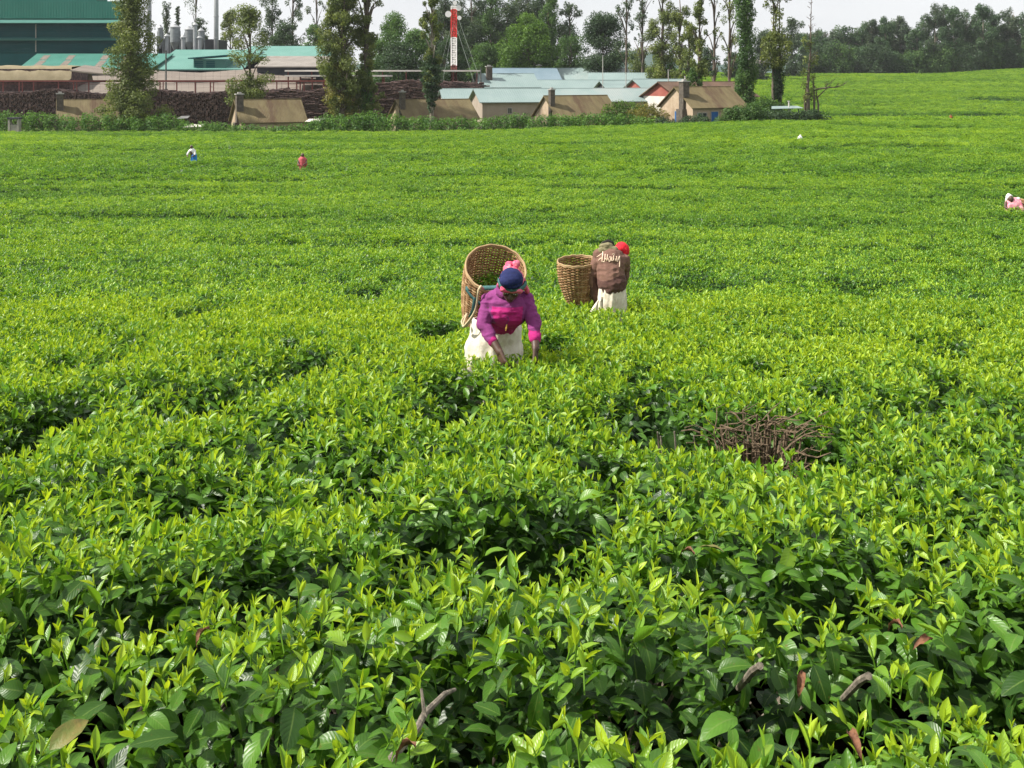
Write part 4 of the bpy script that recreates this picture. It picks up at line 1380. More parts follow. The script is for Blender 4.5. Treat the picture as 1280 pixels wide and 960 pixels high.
# ------------------------------------------------------------------ mast, poles, small things of the yard
def mast():
    d = 167.0; x0 = X(567.5, d); g = gz(x0, d)
    root = empty('lattice_mast', (x0, d, g), 'red and white lattice radio mast with guy wires', 'mast')
    w = 0.42
    cs = [(-w, -w * .58), (w, -w * .58), (0, w * 1.15)]
    zt = Z(8, d) - g
    bands = [(0, Z(82, d) - g, 'red_steel'), (Z(82, d) - g, Z(47, d) - g, 'mast_white'), (Z(47, d) - g, Z(12, d) - g, 'mast_red'), (Z(12, d) - g, zt, 'mast_white')]
    for z0, z1, m in bands:
        n = max(1, round((z1 - z0) / 1.25)); s = (z1 - z0) / n
        mb = MB()
        for cx, cy_ in cs: mb.tube([(cx, cy_, z0), (cx, cy_, z1)], .10, 6)
        for k in range(n):
            za, zb = z0 + k * s, z0 + (k + 1) * s
            for i in range(3):
                p, q = cs[i], cs[(i + 1) % 3]
                mb.tube([(p[0], p[1], za), (q[0], q[1], zb)], .05, 4)
                mb.tube([(q[0], q[1], za), (p[0], p[1], zb)], .05, 4)
                mb.tube([(p[0], p[1], zb), (q[0], q[1], zb)], .07, 4)
        mb.build('lattice_section', M[m], root)
    for z, x, y, r in ((zt - .3, .8, -.5, .45), (zt - 1.3, -.9, -.4, .5), (zt + .5, .2, -.6, .35), (zt - 1.9, .9, -.3, .35)):
        mb = MB(); mb.lathe([(.02, 0), (r * .6, .06), (r, .22), (r * 1.02, .26)], 14, M4=Matrix.Translation((x, y, z)) @ Matrix.Rotation(R(90), 4, 'X'))
        mb.build('dish', M['mast_white'], root)
    mb = MB(); mb.tube([(0, 0, zt), (0, 0, zt + 1.6)], .05, 5); mb.build('antenna', M['steel'], root)
    for px, py, dd, pt in ((592, 101, 163, 25), (601, 102, 163, 8), (553, 104, 163, 25), (545, 103, 175, 20)):
        mb = MB(); e = P(px, py, dd) - Vector((x0, d, g)); mb.tube([(0, 0, Z(pt, d) - g), e], .02, 4); mb.build('guy_wire', M['wire'], root)
        mb = MB(); mb.tube([(e.x, e.y, -.5), (e.x, e.y, e.z + .2)], .16, 6); mb.build('anchor_post', M['pole'], root)
mast()

def pole(px, py0, d, label, arm=False, m='pole', r=.10):
    g = gz(X(px, d), d); root = empty('utility_pole', (X(px, d), d, g), label, 'pole', 'poles about the yard')
    z = Z(py0, d) - g
    mb = MB(); mb.tube([(0, 0, -.3), (0, 0, z)], [r * 1.15, r * .85], 8); mb.build('shaft', M[m], root)
    mb = MB(); mb.box(-.6, .6, -.06, .06, z - .5, z - .38) if arm else mb.box(-.12, .12, -.12, .12, z, z + .1); mb.build('crossarm' if arm else 'cap', M[m], root)
pole(207.5, 64, 158, 'thin dark pole standing before the mint roof', r=.13)
pole(601, 85, 158, 'short dark pole at the corner of the firewood yard')
pole(753.5, 70, 160, 'thin grey pole rising from the blue roofs before the dark round tree', m='trim', r=.07)
pole(782.5, 92, 150, 'thin pole standing at the blue roof beside the vent gable', m='trim', r=.07)
pole(835.5, 88, 145, 'pale thin pole rising behind the red brown gable', m='trim', r=.08)
pole(856.5, 96, 150, 'short white post above the dark brown roof', m='white', r=.14)

def valve_box():
    d = 118.6; x0 = X(16.5, d); g = gz(x0, d)
    root = empty('concrete_hatch', (x0, d, g), 'small pale concrete hatch with dark top at the left hedge foot', 'hatch')
    z1 = Z(149, d) - g
    for sx in (-.62, .42):
        mb = MB(); mb.box(sx, sx + .22, 0, .6, -.3, z1); mb.build('pillar', M['concrete'], root)
    mb = MB(); mb.box(-.39, .41, .1, .5, -.3, Z(156, d) - g); mb.build('panel', M['concrete'], root)
    mb = MB(); mb.box(-.7, .72, -.1, .7, z1 + .003, z1 + .2); mb.build('lid', M['dark'], root)
valve_box()
def low_shelter(pl, pr, py, d, label, m='white'):
    ox = X((pl + pr) / 2, d); g = gz(ox, d); w = X(pr, d) - ox; z = Z(py, d) - g
    root = empty('low_shelter', (ox, d, g), label, 'shelter', 'low sheet roofs in the hedge')
    mb = MB()
    v = [(-w, -.5, z - .22), (w, -.5, z - .12), (w * .8, .9, z + .1), (-w * .8, .9, z + .05)]
    mb.add(v + [(x, y, q + .05) for x, y, q in v], [(3, 2, 1, 0), (4, 5, 6, 7), (0, 1, 5, 4), (1, 2, 6, 5), (2, 3, 7, 6), (3, 0, 4, 7)]); mb.build('roof', M[m], root)
    for sx in (-.75, .75):
        mb = MB(); mb.box(w * sx - .06, w * sx + .06, -.06, .06, -.3, z - .2); mb.build('post', M['pole'], root)
low_shelter(230, 256, 157, 121.2, 'low white sheet roof in the hedge left of the lone cottage')
low_shelter(222, 236, 146.5, 125, 'small white sheet roof at the foot of the dark woodpile')
low_shelter(382, 407, 150, 122.5, 'low white sheet roof at the right end of the lone cottage')
low_shelter(963, 1003, 134, 124, 'low grey green sheet roof with a pipe near the bare tree', 'blue_roof')
pole(986, 127, 124.2, 'stubby white pipe on the low roof near the bare tree', m='white', r=.09)

def far_house():
    d = 330; x0 = X(955, d); g = gz(x0, d)
    house('far_white_house', (X(942, d), d, g), R(6), X(957, d) - X(942, d), 6, Z(79, d) - g, 1.4, M['white'], M['grey_roof'], 'tiny white house among trees at the top of the far slope',
          openings=[('window', 'f', 1.0, 1.0, .9, 1.2), ('window', 'f', 2.5, 1.0, .9, 1.2)])
far_house()

# ------------------------------------------------------------------ trees, hedges, shrubs
def spray_mesh(name, blobs, n, size, m, seed, upright=0.0, gapn=0.0, droop=0.0, shell=.62):
    """many small leaf sprays filling the blobs (x, y, z, rx, ry, rz[, weight])"""
    r = np.random.default_rng(seed)
    B = np.array([b[:6] for b in blobs], float)
    vol = (B[:, 3] * B[:, 4] * B[:, 5]) ** .72
    k = r.choice(len(B), n, p=vol / vol.sum())
    dv = r.normal(0, 1, (n, 3)); dv /= np.linalg.norm(dv, axis=1)[:, None]
    rad = shell + (1 - shell) * r.uniform(0, 1, n) ** .6
    inner = r.uniform(0, 1, n) < .30
    rad = np.where(inner, r.uniform(.15, .8, n), rad)
    # ragged outline
    rad = rad * (1 + .28 * (vnoise(k * 3.1 + dv[:, 0] * 2.6, dv[:, 1] * 2.6 + dv[:, 2] * 3.0, seed + 3) - .5) * 2)
    c = B[k, :3] + dv * B[k, 3:6] * rad[:, None]
    if gapn > 0:
        keep = vnoise(c[:, 0] / gapn + c[:, 1] * .3, c[:, 2] / gapn + c[:, 1] * .4, seed + 9) > .36
        c, dv, k = c[keep], dv[keep], k[keep]; n = len(c)
    # spray frame: normal near outward + up, axis random
    nrm = dv * .7 + r.normal(0, .55, (n, 3)) + np.array([0, 0, .35])
    nrm /= np.linalg.norm(nrm, axis=1)[:, None]
    ax = r.normal(0, 1, (n, 3)) + np.array([0, 0, upright - droop])
    ax -= (ax * nrm).sum(1)[:, None] * nrm
    ax /= np.maximum(np.linalg.norm(ax, axis=1), 1e-6)[:, None]
    bx = np.cross(nrm, ax)
    L = size * r.uniform(.55, 1.35, n)[:, None]; W = L * r.uniform(.34, .6, n)[:, None]
    p0 = c - ax * L * .5
    p1 = c + bx * W * .5 + nrm * L * .10
    p2 = c + ax * L * .5 - nrm * L * .12
    p3 = c - bx * W * .5 + nrm * L * .10
    V = np.stack([p0, p1, p2, p3], 1).reshape(-1, 3)
    Fq = np.arange(n * 4).reshape(n, 4)
    bl = r.normal(0, .14, len(B))
    age = np.clip(.42 + bl[k] + r.normal(0, .20, n), 0, 1)
    return np_mesh(name, V, Fq, m, np.repeat(age, 4), smooth_=False)

def crown_blobs(kind, h, w, r, y0=0):
    """blobs of a crown for a tree h tall and w wide, in metres"""
    b = []
    if kind == 'round':
        for i in range(95):
            t = r.uniform(.08, .97); q = math.sin(math.pi * min(1, t * .76 + .20)) ** .7
            a = r.uniform(0, 6.28); rr_ = w * .5 * q * r.uniform(.30, .86)
            s = w * r.uniform(.09, .17)
            b.append((rr_ * math.cos(a), rr_ * math.sin(a) * .8, h * t, s, s, s * .85))
    elif kind == 'feather':          # irregular pyramid of upswept feathery tufts
        n = 80
        for i in range(n):
            t = .03 + .95 * (i / n) ** 1.1
            q = (.80 + .20 * math.sin(t * 13 + 1)) * (1.04 - .80 * t) * min(1, .80 + t * 3)
            a = i * 2.4 + r.uniform(-.4, .4); rr_ = w * .5 * q * r.uniform(.30, .92)
            s = w * r.uniform(.07, .12)
            b.append((rr_ * math.cos(a), rr_ * math.sin(a) * .8, h * t + rr_ * .25, s * 1.25, s, s * .8))
        for i in range(12):
            t = .05 + .9 * i / 12; b.append((0, 0, h * t, w * .16 * (1.15 - t), w * .16, h * .07))
    elif kind == 'column':
        n = 44
        for i in range(n):
            t = .02 + .96 * i / n
            q = .62 + .38 * math.sin(math.pi * min(1, t * 1.05))
            a = i * 2.4; rr_ = w * .5 * q * r.uniform(.2, .72)
            s = w * r.uniform(.16, .28)
            b.append((rr_ * math.cos(a), rr_ * math.sin(a) * .8, h * t, s * .8, s * .8, s * 1.5))
    elif kind == 'open':             # loose crown on spreading limbs
        for i in range(46):
            t = r.uniform(.22, .99); q = math.sin(math.pi * min(1, .30 + t * .66)) ** .6
            a = r.uniform(0, 6.28); rr_ = w * .5 * q * r.uniform(.1, .95)
            s = w * r.uniform(.07, .16)
            b.append((rr_ * math.cos(a), rr_ * math.sin(a) * .7, h * t, s * 1.15, s, s * .8))
    elif kind == 'plume':            # tall irregular, see-through mass
        for i in range(120):
            t = r.uniform(.10, .99); q = .62 + .38 * math.sin(t * 21 + w) * math.sin(t * 9)
            a = r.uniform(0, 6.28); rr_ = w * .5 * q * math.sqrt(r.uniform(.02, 1))
            s = w * r.uniform(.06, .13)
            b.append((rr_ * math.cos(a), rr_ * math.sin(a) * .8, h * t, s * 1.2, s, s * 1.1))
    elif kind == 'gum':              # eucalyptus: loose tufts toward the top of a bare stem
        for i in range(40):
            t = 1 - .66 * r.uniform(0, 1) ** 1.2; q = .40 + .60 * math.sin(math.pi * min(1, (1 - t) * 1.25 + .12))
            a = r.uniform(0, 6.28); rr_ = w * .5 * q * r.uniform(.05, 1.0)
            s = w * r.uniform(.06, .15)
            b.append((rr_ * math.cos(a), rr_ * math.sin(a) * .7, h * t - s * .3, s, s, s * 1.3))
    elif kind == 'full_gum':         # leafy nearly to the ground
        for i in range(50):
            t = 1 - .95 * r.uniform(0, 1) ** .85; q = .42 + .58 * math.sin(math.pi * min(1, (1 - t) * .82 + .10)) ** .8
            a = r.uniform(0, 6.28); rr_ = w * .5 * q * r.uniform(.1, 1.0)
            s = w * r.uniform(.10, .20)
            b.append((rr_ * math.cos(a), rr_ * math.sin(a) * .7, h * t - s * .3, s, s, s * 1.2))
    elif kind == 'ivy_pole':         # clump hanging on a pole, narrow at the foot, wide above
        for i in range(30):
            t = i / 29; q = (.16 + .84 * min(1, t * 1.9)) * (1 - .6 * max(0, t - .78) / .22)
            a = i * 2.4
            b.append((w * .2 * q * math.cos(a), w * .2 * q * math.sin(a), h * (.03 + .94 * t), w * .34 * q, w * .34 * q, h * .05))
    return b

TREE_SEED = [100]
def tree(name, label, px, py_top, py_base, d, wpx, kind, leaf, bark='bark', n=3000, size=.42, cat='tree', group=None, trunk=None, extra=(), gapn=0.0,
         lean=0.0, y_shift=0.0, twin=False, base_h=0.0, droop=0.0, upright=0.0, limbs=True):
    TREE_SEED[0] += 1
    r = random.Random(TREE_SEED[0])
    x0 = X(px, d); g = gz(x0, d)
    h = Z(py_top, d) - g
    w = wpx / F * d * (1.18 if kind in ('round', 'full_gum', 'open') else 1.12)
    root = empty(name, (x0, d, g), label, cat, group)
    bl = crown_blobs(kind, h, w, r)
    if base_h:                      # crown starts higher up
        bl = [(a, b, base_h * h + c * (1 - base_h), p, q, s) for a, b, c, p, q, s in bl]
    if lean: bl = [(a + lean * c, b, c, p, q, s) for a, b, c, p, q, s in bl]
    tr = trunk or max(.14, h * .016)
    mb = MB()
    stems = [(0, 1)] if not twin else [(-.35, 1), (.45, .96)]
    for sx, sh in stems:
        pts = []
        for i in range(8):
            t = i / 7
            pts.append((sx + lean * h * t * sh + r.uniform(-.12, .12) * (i > 0), r.uniform(-.1, .1) * (i > 0), -.3 + (h * .95 * sh + .3) * t))
        mb.tube(pts, [tr * (1.25 if i == 0 else 1 - .82 * i / 7) for i in range(8)], 8)
    mb.build('trunk', M[bark], root, True)
    if limbs:
        lm = MB()
        for q in bl[::2]:
            z0 = max(.12 * h, q[2] - r.uniform(.08, .2) * h)
            a = Vector((lean * z0, 0, z0)); e = Vector(q[:3])
            lm.tube([a, a.lerp(e, .5) + Vector((0, 0, .02 * h)), e], [tr * .38, tr * .25, tr * .09], 5)
        lm.build('limbs', M[bark], root, True)
    n = int(n * (4.6 if kind in ('round', 'full_gum') else 3.4 if kind in ('feather', 'open', 'plume') else 2.8)); size = size * .72
    me = spray_mesh('crown', bl, n, size, M[leaf], TREE_SEED[0], gapn=gapn, droop=droop, upright=upright)
    link('crown', me, root)
    for ekind, ex, ez0, ez1, ew, eleaf, en, esize in extra:      # ivy or lower foliage, picture px offsets
        b2 = [(a + X(ex, d) - x0, b, c + Z(ez1, d) - g, p, q, s) for a, b, c, p, q, s in crown_blobs(ekind, Z(ez0, d) - Z(ez1, d), ew / F * d, r)]
        TREE_SEED[0] += 1
        link('creeper' if ekind == 'ivy_pole' else 'lower_foliage', spray_mesh('creeper', b2, int(en * 2.2), esize * .66, M[eleaf], TREE_SEED[0]), root)
    return root

# near trees of the field edge
tree('feathery_conifer', 'tall dense feathery olive conifer in front of the green factory', 165, -34, 143, 123.5, 98, 'feather', 'leaf_olive', n=11500, size=.36)
tree('slender_tree', 'slender open olive tree beside the lone cottage chimney', 312, 8, 127, 136, 62, 'open', 'leaf_olive', n=2600, size=.40,
     extra=[('round', 312, 100, 130, 40, 'leaf_olive', 900, .4)])
tree('droopy_tree', 'tall olive tree with straw coloured drooping lower foliage', 428, -110, 140, 127, 70, 'plume', 'leaf_olive', n=12000, size=.38, droop=1.6, gapn=1.1,
     extra=[('round', 426, 78, 148, 46, 'leaf_straw', 2600, .38), ('round', 420, 10, 105, 52, 'leaf_olive', 4200, .40)])
tree('vine_covered_tree', 'tall tree whose lower trunk is wrapped in dark green creeper', 458, -100, 140, 128.5, 46, 'plume', 'leaf_olive', n=7500, size=.38, droop=.8, gapn=1.0,
     extra=[('column', 458, 84, 146, 21, 'leaf_hedge', 2600, .36)])
tree('creeper_clad_tree', 'pale stemmed tree with a dark creeper clump tapering to its foot', 540, -24, 143, 125.5, 34, 'gum', 'leaf_olive', bark='pale_bark', n=2600, size=.40,
     extra=[('ivy_pole', 539, 66, 146, 27, 'leaf_dark', 4200, .36)])
tree('tall_gum_tree', 'thin gum tree rising behind the blue door cottage, leafy low down', 874, -24, 128, 128.0, 36, 'gum', 'leaf_olive', n=1700, size=.38, trunk=.22,
     extra=[('round', 868, 84, 114, 24, 'leaf_mid', 1100, .36), ('column', 868, 105, 150, 9, 'leaf_straw', 300, .34)])
tree('poplar_tree', 'dense dark green columnar tree at the right end of the brown roof', 933, -26, 117, 133, 32, 'column', 'leaf_mid', n=6500, size=.38, upright=.8)
tree('creeper_topped_gum', 'tall twin stemmed gum with dark leafy lower stem near the low roof', 970, -16, 136, 131, 42, 'gum', 'leaf_olive', n=1500, size=.40, twin=True, trunk=.26, base_h=.12,
     extra=[('round', 969, 42, 90, 40, 'leaf_olive', 1500, .4), ('column', 972, 78, 124, 20, 'leaf_dark', 1700, .36)])

def bare_tree():
    d = 124.5; x0 = X(1012, d); g = gz(x0, d)
    root = empty('bare_tree', (x0, d, g), 'nearly bare tree with a pointed top and one long dead side branch', 'tree')
    r = random.Random(44)
    h = Z(-8, d) - g
    mb = MB(); mb.tube([(-.1, 0, -.3), (-.25, 0, h * .3), (.1, 0, h * .55), (.15, 0, h * .8), (.25, 0, h)], [.30, .20, .11, .06, .025], 8)
    for sx, t in ((.55, .38), (1.0, .28), (-.5, .33)):
        mb.tube([(sx, 0.1, -.3), (sx * 1.1, .1, h * t * .6), (sx * .8, .1, h * t)], [.17, .12, .05], 7)
    mb.build('trunk', M['bark'], root, True)
    br = MB()
    def twig(p, dr, L, rad, n):
        e = p + dr * L
        m_ = p.lerp(e, .5) + Vector((0, 0, r.uniform(-.05, .12) * L))
        br.tube([p, m_, e], [rad, rad * .7, rad * .35], 5)
        if n > 0:
            for k in range(3):
                q = p.lerp(e, r.uniform(.4, 1)); d2 = (dr + Vector((r.uniform(-.6, .6), r.uniform(-.5, .5), r.uniform(-.2, .8)))).normalized()
                twig(q, d2, L * r.uniform(.35, .6), rad * .5, n - 1)
    twig(Vector((.6, 0, Z(112, d) - g)), Vector((1, 0, .12)).normalized(), 2.9, .13, 3)
    twig(Vector((.9, 0, Z(122, d) - g)), Vector((.7, 0, .7)).normalized(), 2.0, .09, 3)
    for k in range(34):
        t = r.uniform(.34, .97); a = r.uniform(0, 6.28)
        twig(Vector((.05, 0, h * t)), Vector((math.cos(a), math.sin(a), .7)).normalized(), r.uniform(.5, 1.5) * (1.25 - t), .04, 1)
    br.build('branches', M['bark'], root, True)
    bl = [(r.uniform(-.9, .7) + .1, r.uniform(-.3, .3), Z(r.uniform(50, 128), d) - g, .45, .4, .7) for k in range(18)]
    link('vine', spray_mesh('vine', bl, 900, .32, M['leaf_olive'], 811), root)
bare_tree()

# the wood behind the yard
BACK = [
 ('gum_tree', 'dark gum at the left edge of the dense wood, behind the pale stemmed tree', 548, 6, 92, 250, 48, 'full_gum', 'leaf_dark', 2600),
 ('gum_tree', 'dark gum in the deepest row of the wood, behind the mast', 576, 4, 92, 252, 50, 'full_gum', 'leaf_dark', 3000),
 ('gum_tree', 'dark gum in the deepest row, just right of the guy wires', 602, 10, 92, 253, 50, 'full_gum', 'leaf_dark', 3000),
 ('gum_tree', 'dark gum in the deepest row, left of the bright round tree', 626, 14, 92, 252, 50, 'full_gum', 'leaf_dark', 3000),
 ('gum_tree', 'dark gum in the deepest row, above the bright round tree', 650, 2, 92, 254, 48, 'full_gum', 'leaf_dark', 3000),
 ('gum_tree', 'dark gum in the deepest row, right end of the dense wood', 678, -8, 92, 252, 46, 'full_gum', 'leaf_dark', 3000),
 ('gum_tree', 'dark gum filling the gap left of the dark round tree', 706, 26, 92, 252, 44, 'full_gum', 'leaf_dark', 2200),
 # name, label, px, top, base, d, w, kind, leaf, n
 ('cypress_tree', 'small grey cypress behind the grey drums, left one', 208, 2, 60, 242, 13, 'column', 'leaf_blue', 900),
 ('cypress_tree', 'small grey cypress behind the grey drums, pointed right one', 222, 6, 60, 242, 15, 'feather', 'leaf_blue', 1000),
 ('gum_tree', 'gum tree showing only hanging sprays at the top left of the chimney', 245, -30, 60, 240, 40, 'gum', 'leaf_blue', 500),
 ('round_tree', 'small dark tree right behind the grey drums', 249, 22, 60, 236, 22, 'round', 'leaf_blue', 1200),
 ('gum_tree', 'olive round crown between the chimney and the slender tree', 288, 14, 70, 226, 27, 'full_gum', 'leaf_olive', 1800),
 ('gum_tree', 'dark gum leaning over the long mint shed', 340, -6, 60, 232, 30, 'full_gum', 'leaf_blue', 1700),
 ('gum_tree', 'open topped gum between the mint shed and the droopy tree', 366, -18, 60, 236, 34, 'gum', 'leaf_blue', 1500),
 ('round_tree', 'low dark green tree above the long mint roof', 356, 30, 62, 222, 40, 'round', 'leaf_dark', 1900),
 ('round_tree', 'low mid green tree close behind the droopy tree, left side', 394, 30, 64, 218, 34, 'round', 'leaf_mid', 1600),
 ('gum_tree', 'tall gum with hanging sprays left of the droopy tree top', 396, -30, 60, 240, 30, 'gum', 'leaf_blue', 1200),
 ('round_tree', 'broad olive green tree between vine covered tree and creeper tree', 488, 16, 90, 184, 62, 'round', 'leaf_mid', 5200),
 ('round_tree', 'smaller dark green tree left of the pale stemmed tree', 520, 36, 92, 178, 44, 'round', 'leaf_mid', 3600),
 ('round_tree', 'dark bushy tree under the broad olive tree', 498, 54, 92, 176, 62, 'round', 'leaf_dark', 3000),
 ('round_tree', 'dark green tree directly behind the radio mast', 566, 40, 92, 196, 44, 'round', 'leaf_dark', 3000),
 ('gum_tree', 'tall grey green gum left of the mast top', 556, -22, 92, 238, 40, 'full_gum', 'leaf_blue', 2600),
 ('gum_tree', 'tall gum right of the mast, first in the dense wood', 590, -24, 92, 236, 40, 'full_gum', 'leaf_blue', 3000),
 ('gum_tree', 'tall gum second right of the mast in the dense wood', 614, -8, 92, 242, 36, 'full_gum', 'leaf_mid', 2600),
 ('gum_tree', 'tall gum behind the bright round tree, left shoulder', 634, 2, 92, 240, 34, 'full_gum', 'leaf_blue', 2400),
 ('gum_tree', 'tall gum above the bright round tree', 660, -26, 92, 244, 40, 'full_gum', 'leaf_blue', 3000),
 ('gum_tree', 'tall gum behind the bright round tree, right shoulder', 685, -12, 92, 240, 34, 'full_gum', 'leaf_mid', 2600),
 ('gum_tree', 'sparse gum between the two big round trees', 712, 4, 92, 246, 30, 'gum', 'leaf_blue', 1400),
 ('round_tree', 'low leafy tree filling the gap between the two big round trees', 714, 44, 92, 228, 34, 'full_gum', 'leaf_mid', 1800),
 ('round_tree', 'low shrubby tree right of the mast above the pale roofs', 608, 54, 92, 220, 44, 'round', 'leaf_mid', 2200),
 ('bright_round_tree', 'big bright green round tree behind the pale roofs', 661, 19, 92, 217, 66, 'round', 'leaf_bright', 6500),
 ('dark_round_tree', 'big dark green round tree behind the pale roofs', 754, 17, 95, 215, 64, 'round', 'leaf_dark', 6500),
 ('gum_tree', 'tall brown stemmed gum right of the dark round tree', 783, -22, 96, 196, 30, 'gum', 'leaf_blue', 1000),
 ('gum_tree', 'thin gum with high tufts in the sky gap', 803, -18, 100, 190, 30, 'gum', 'leaf_blue', 800),
 ('bushy_column_tree', 'bushy dark column tree right of the sky gap', 828, -22, 96, 186, 34, 'full_gum', 'leaf_olive', 3200),
 ('gum_tree', 'slim gum next right of the bushy column', 850, -14, 100, 184, 26, 'full_gum', 'leaf_olive', 1500),
 ('gum_tree', 'olive tufted slim gum above the brown roof', 861, 24, 100, 172, 26, 'full_gum', 'leaf_olive', 1700),
 ('gum_tree', 'very thin stemmed gum above the middle of the brown roof', 893, -22, 108, 150, 20, 'gum', 'leaf_blue', 350),
 ('gum_tree', 'dark stemmed gum left of the poplar, forked low', 912, -24, 108, 148, 34, 'gum', 'leaf_olive', 900),
 ('round_tree', 'distant dark tree seen between the thin stems', 885, 60, 92, 300, 22, 'round', 'leaf_dark', 700),
 ('round_tree', 'distant grey tree right behind the poplar', 952, 36, 92, 296, 30, 'full_gum', 'leaf_blue', 1700),
 ('gum_tree', 'grey gum behind the twin stemmed gum', 990, 24, 92, 318, 30, 'full_gum', 'leaf_blue', 1700),
 ('round_tree', 'low far shrub tree left of the tiny white house', 915, 66, 92, 305, 26, 'round', 'leaf_dark', 800),
 ('round_tree', 'low leafy tree at the right of the roof cluster', 806, 60, 100, 200, 36, 'full_gum', 'leaf_olive', 1700),
 ('round_tree', 'low leafy tree under the bushy column', 838, 56, 100, 190, 34, 'full_gum', 'leaf_mid', 1700),
]
for nm, lab, px, t, b_, d, w, kind, leaf, n in BACK:
    tree(nm, lab, px, t, b_, d, w, kind, leaf, n=n, size=.40 * d / 180 + .08, gapn=(1.6 if kind == 'gum' else 0), trunk=(.30 if kind == 'gum' else None))

# the far treeline on the right
LINE = [(1004, 40), (1019, 42), (1031, 39), (1044, 42), (1055, 31), (1066, 44), (1078, 30), (1089, 26), (1100, 33), (1107, 24), (1118, 30), (1126, 23), (1136, 33),
        (1146, 36), (1157, 22), (1169, 8), (1180, 10), (1192, 11), (1199, 12), (1209, 19), (1219, 18), (1229, 8), (1240, 15), (1248, 26), (1260, 16), (1267, 12), (1280, 17), (1291, 12), (1303, 20), (1318, 14)]
rl = random.Random(77)
for i, (px, t) in enumerate(LINE):
    d = 352 + rl.uniform(0, 16)
    lab = {1004: 'leftmost gum of the far treeline, partly behind the twin stemmed gum', 1019: 'far treeline gum directly behind the bare tree', 1055: 'first gum standing above its neighbours right of the bare tree',
           1107: 'gum forming the middle hump of the far treeline, left peak', 1126: 'gum forming the middle hump of the far treeline, right peak', 1169: 'tallest gum of the far treeline, left peak of the high clump',
           1229: 'tallest gum of the high clump, its right peak', 1248: 'gum in the dip just right of the high clump', 1291: 'rightmost visible gum of the far treeline at the photo edge'}.get(px, 'tall hazy gum tree in the treeline along the top of the right slope')
    tree('treeline_gum', lab, px, t - 1, 92, d, rl.uniform(22, 30), 'full_gum', rl.choice(['leaf_line', 'leaf_line', 'leaf_blue']),
         n=2300, size=.80, group='treeline above the right slope', trunk=.35, bark='pale_bark')
for i in range(24):
    px = 1010 + i * 13 + rl.uniform(-4, 4)
    tree('treeline_shrub_tree', 'low bushy tree filling the foot of the right treeline', px, rl.uniform(52, 68), 92, 349 + rl.uniform(0, 6), rl.uniform(24, 34), 'full_gum', rl.choice(['leaf_dark', 'leaf_line', 'leaf_mid']),
         n=900, size=.8, group='low trees at the foot of the treeline', trunk=.3)

def hedge(pl, pr, tops, d, label, leaf='leaf_hedge', n=5000, name='hedge', seed=1, deep=1.6, size=.34):
    ox = X((pl + pr) / 2, d); g = gz(ox, d)
    root = empty(name, (ox, d, g), label, 'hedge')
    r = random.Random(seed)
    bl = []
    w = X(pr, d) - X(pl, d)
    xs = [X(p[0], d) - ox for p in tops]; zs = [Z(p[1], d) - g for p in tops]
    st = MB()
    for i in range(int(w / .42)):
        x = -w / 2 + (i + r.uniform(.2, .8)) * .42
        top = float(np.interp(x, xs, zs)) * r.uniform(.86, 1.06)
        s = r.uniform(.45, .8)
        z = top - s * .8
        y = r.uniform(-.3, deep)
        bl.append((x, y, z, s, s, s * .85))
        while z > .5:
            z -= s * .9
            bl.append((x + r.uniform(-.3, .3), y - r.uniform(0, .4), z, s, s, s * .9))
        st.tube([(x, y, -.3), (x + r.uniform(-.1, .1), y, top * .7)], [.04, .02], 5)
    st.build('stems', M['bark'], root)
    o = link('foliage', spray_mesh('foliage', bl, int(n * 2), size * .72, M[leaf], seed + 900), root)
    return root
hedge(-60, 232, [(-60, 140), (0, 139), (45, 140), (75, 143), (120, 141), (170, 145), (195, 138), (215, 143), (232, 150)], 120.6, 'leafy hedge along the left edge of the field before the firewood', n=9500, seed=1)
hedge(226, 400, [(226, 152), (260, 151), (300, 155), (330, 157), (370, 155), (386, 152), (400, 148)], 120.4, 'low leafy hedge in front of the lone tan cottage', n=4200, seed=2)
hedge(386, 625, [(386, 150), (400, 145), (430, 141), (470, 139), (495, 142), (520, 145), (560, 146), (600, 146), (625, 144)], 120.5, 'bright leafy hedge below the droopy and vine covered trees', n=9000, seed=3)
hedge(620, 835, [(620, 143), (650, 142), (672, 145), (700, 143), (735, 142), (770, 142), (800, 144), (835, 149)], 120.5, 'leafy hedge below the long beige building', n=7200, seed=4)
hedge(826, 870, [(826, 145), (838, 151), (856, 150), (870, 148)], 119.3, 'dark low shrubs beneath the blue cottage door', 'leaf_dark', n=1800, name='shrub', seed=5, size=.3)
hedge(850, 888, [(850, 150), (862, 143.5), (876, 142), (888, 147)], 119.3, 'dark rounded shrub before the cottage with blue doors', 'leaf_dark', n=1600, name='shrub', seed=6, size=.3)
hedge(898, 958, [(898, 145), (912, 134), (930, 131), (945, 126), (958, 134)], 119.8, 'tall mixed shrub at the right corner of the blue door cottage', 'leaf_mid', n=4200, name='shrub', seed=7)
hedge(945, 990, [(945, 124), (957, 118), (975, 124), (990, 121)], 128, 'broad shrub behind the low grey green roof', 'leaf_mid', n=2600, name='shrub', seed=8)
hedge(952, 1040, [(952, 139), (975, 136), (1000, 138), (1020, 133), (1034, 140), (1040, 147)], 121, 'dark shrubs at the foot of the bare tree', 'leaf_dark', n=4600, name='shrub', seed=9)
hedge(755, 815, [(755, 132), (768, 126), (785, 124), (800, 127), (815, 134)], 130, 'bright green tall grassy clump behind the cottage beside the yellow bush', 'leaf_bright', n=2600, name='shrub', seed=10)
hedge(790, 836, [(790, 136), (803, 130), (818, 129), (836, 138)], 125, 'yellow leaved bush left of the blue cottage door', 'leaf_straw', n=2200, name='shrub', seed=11)

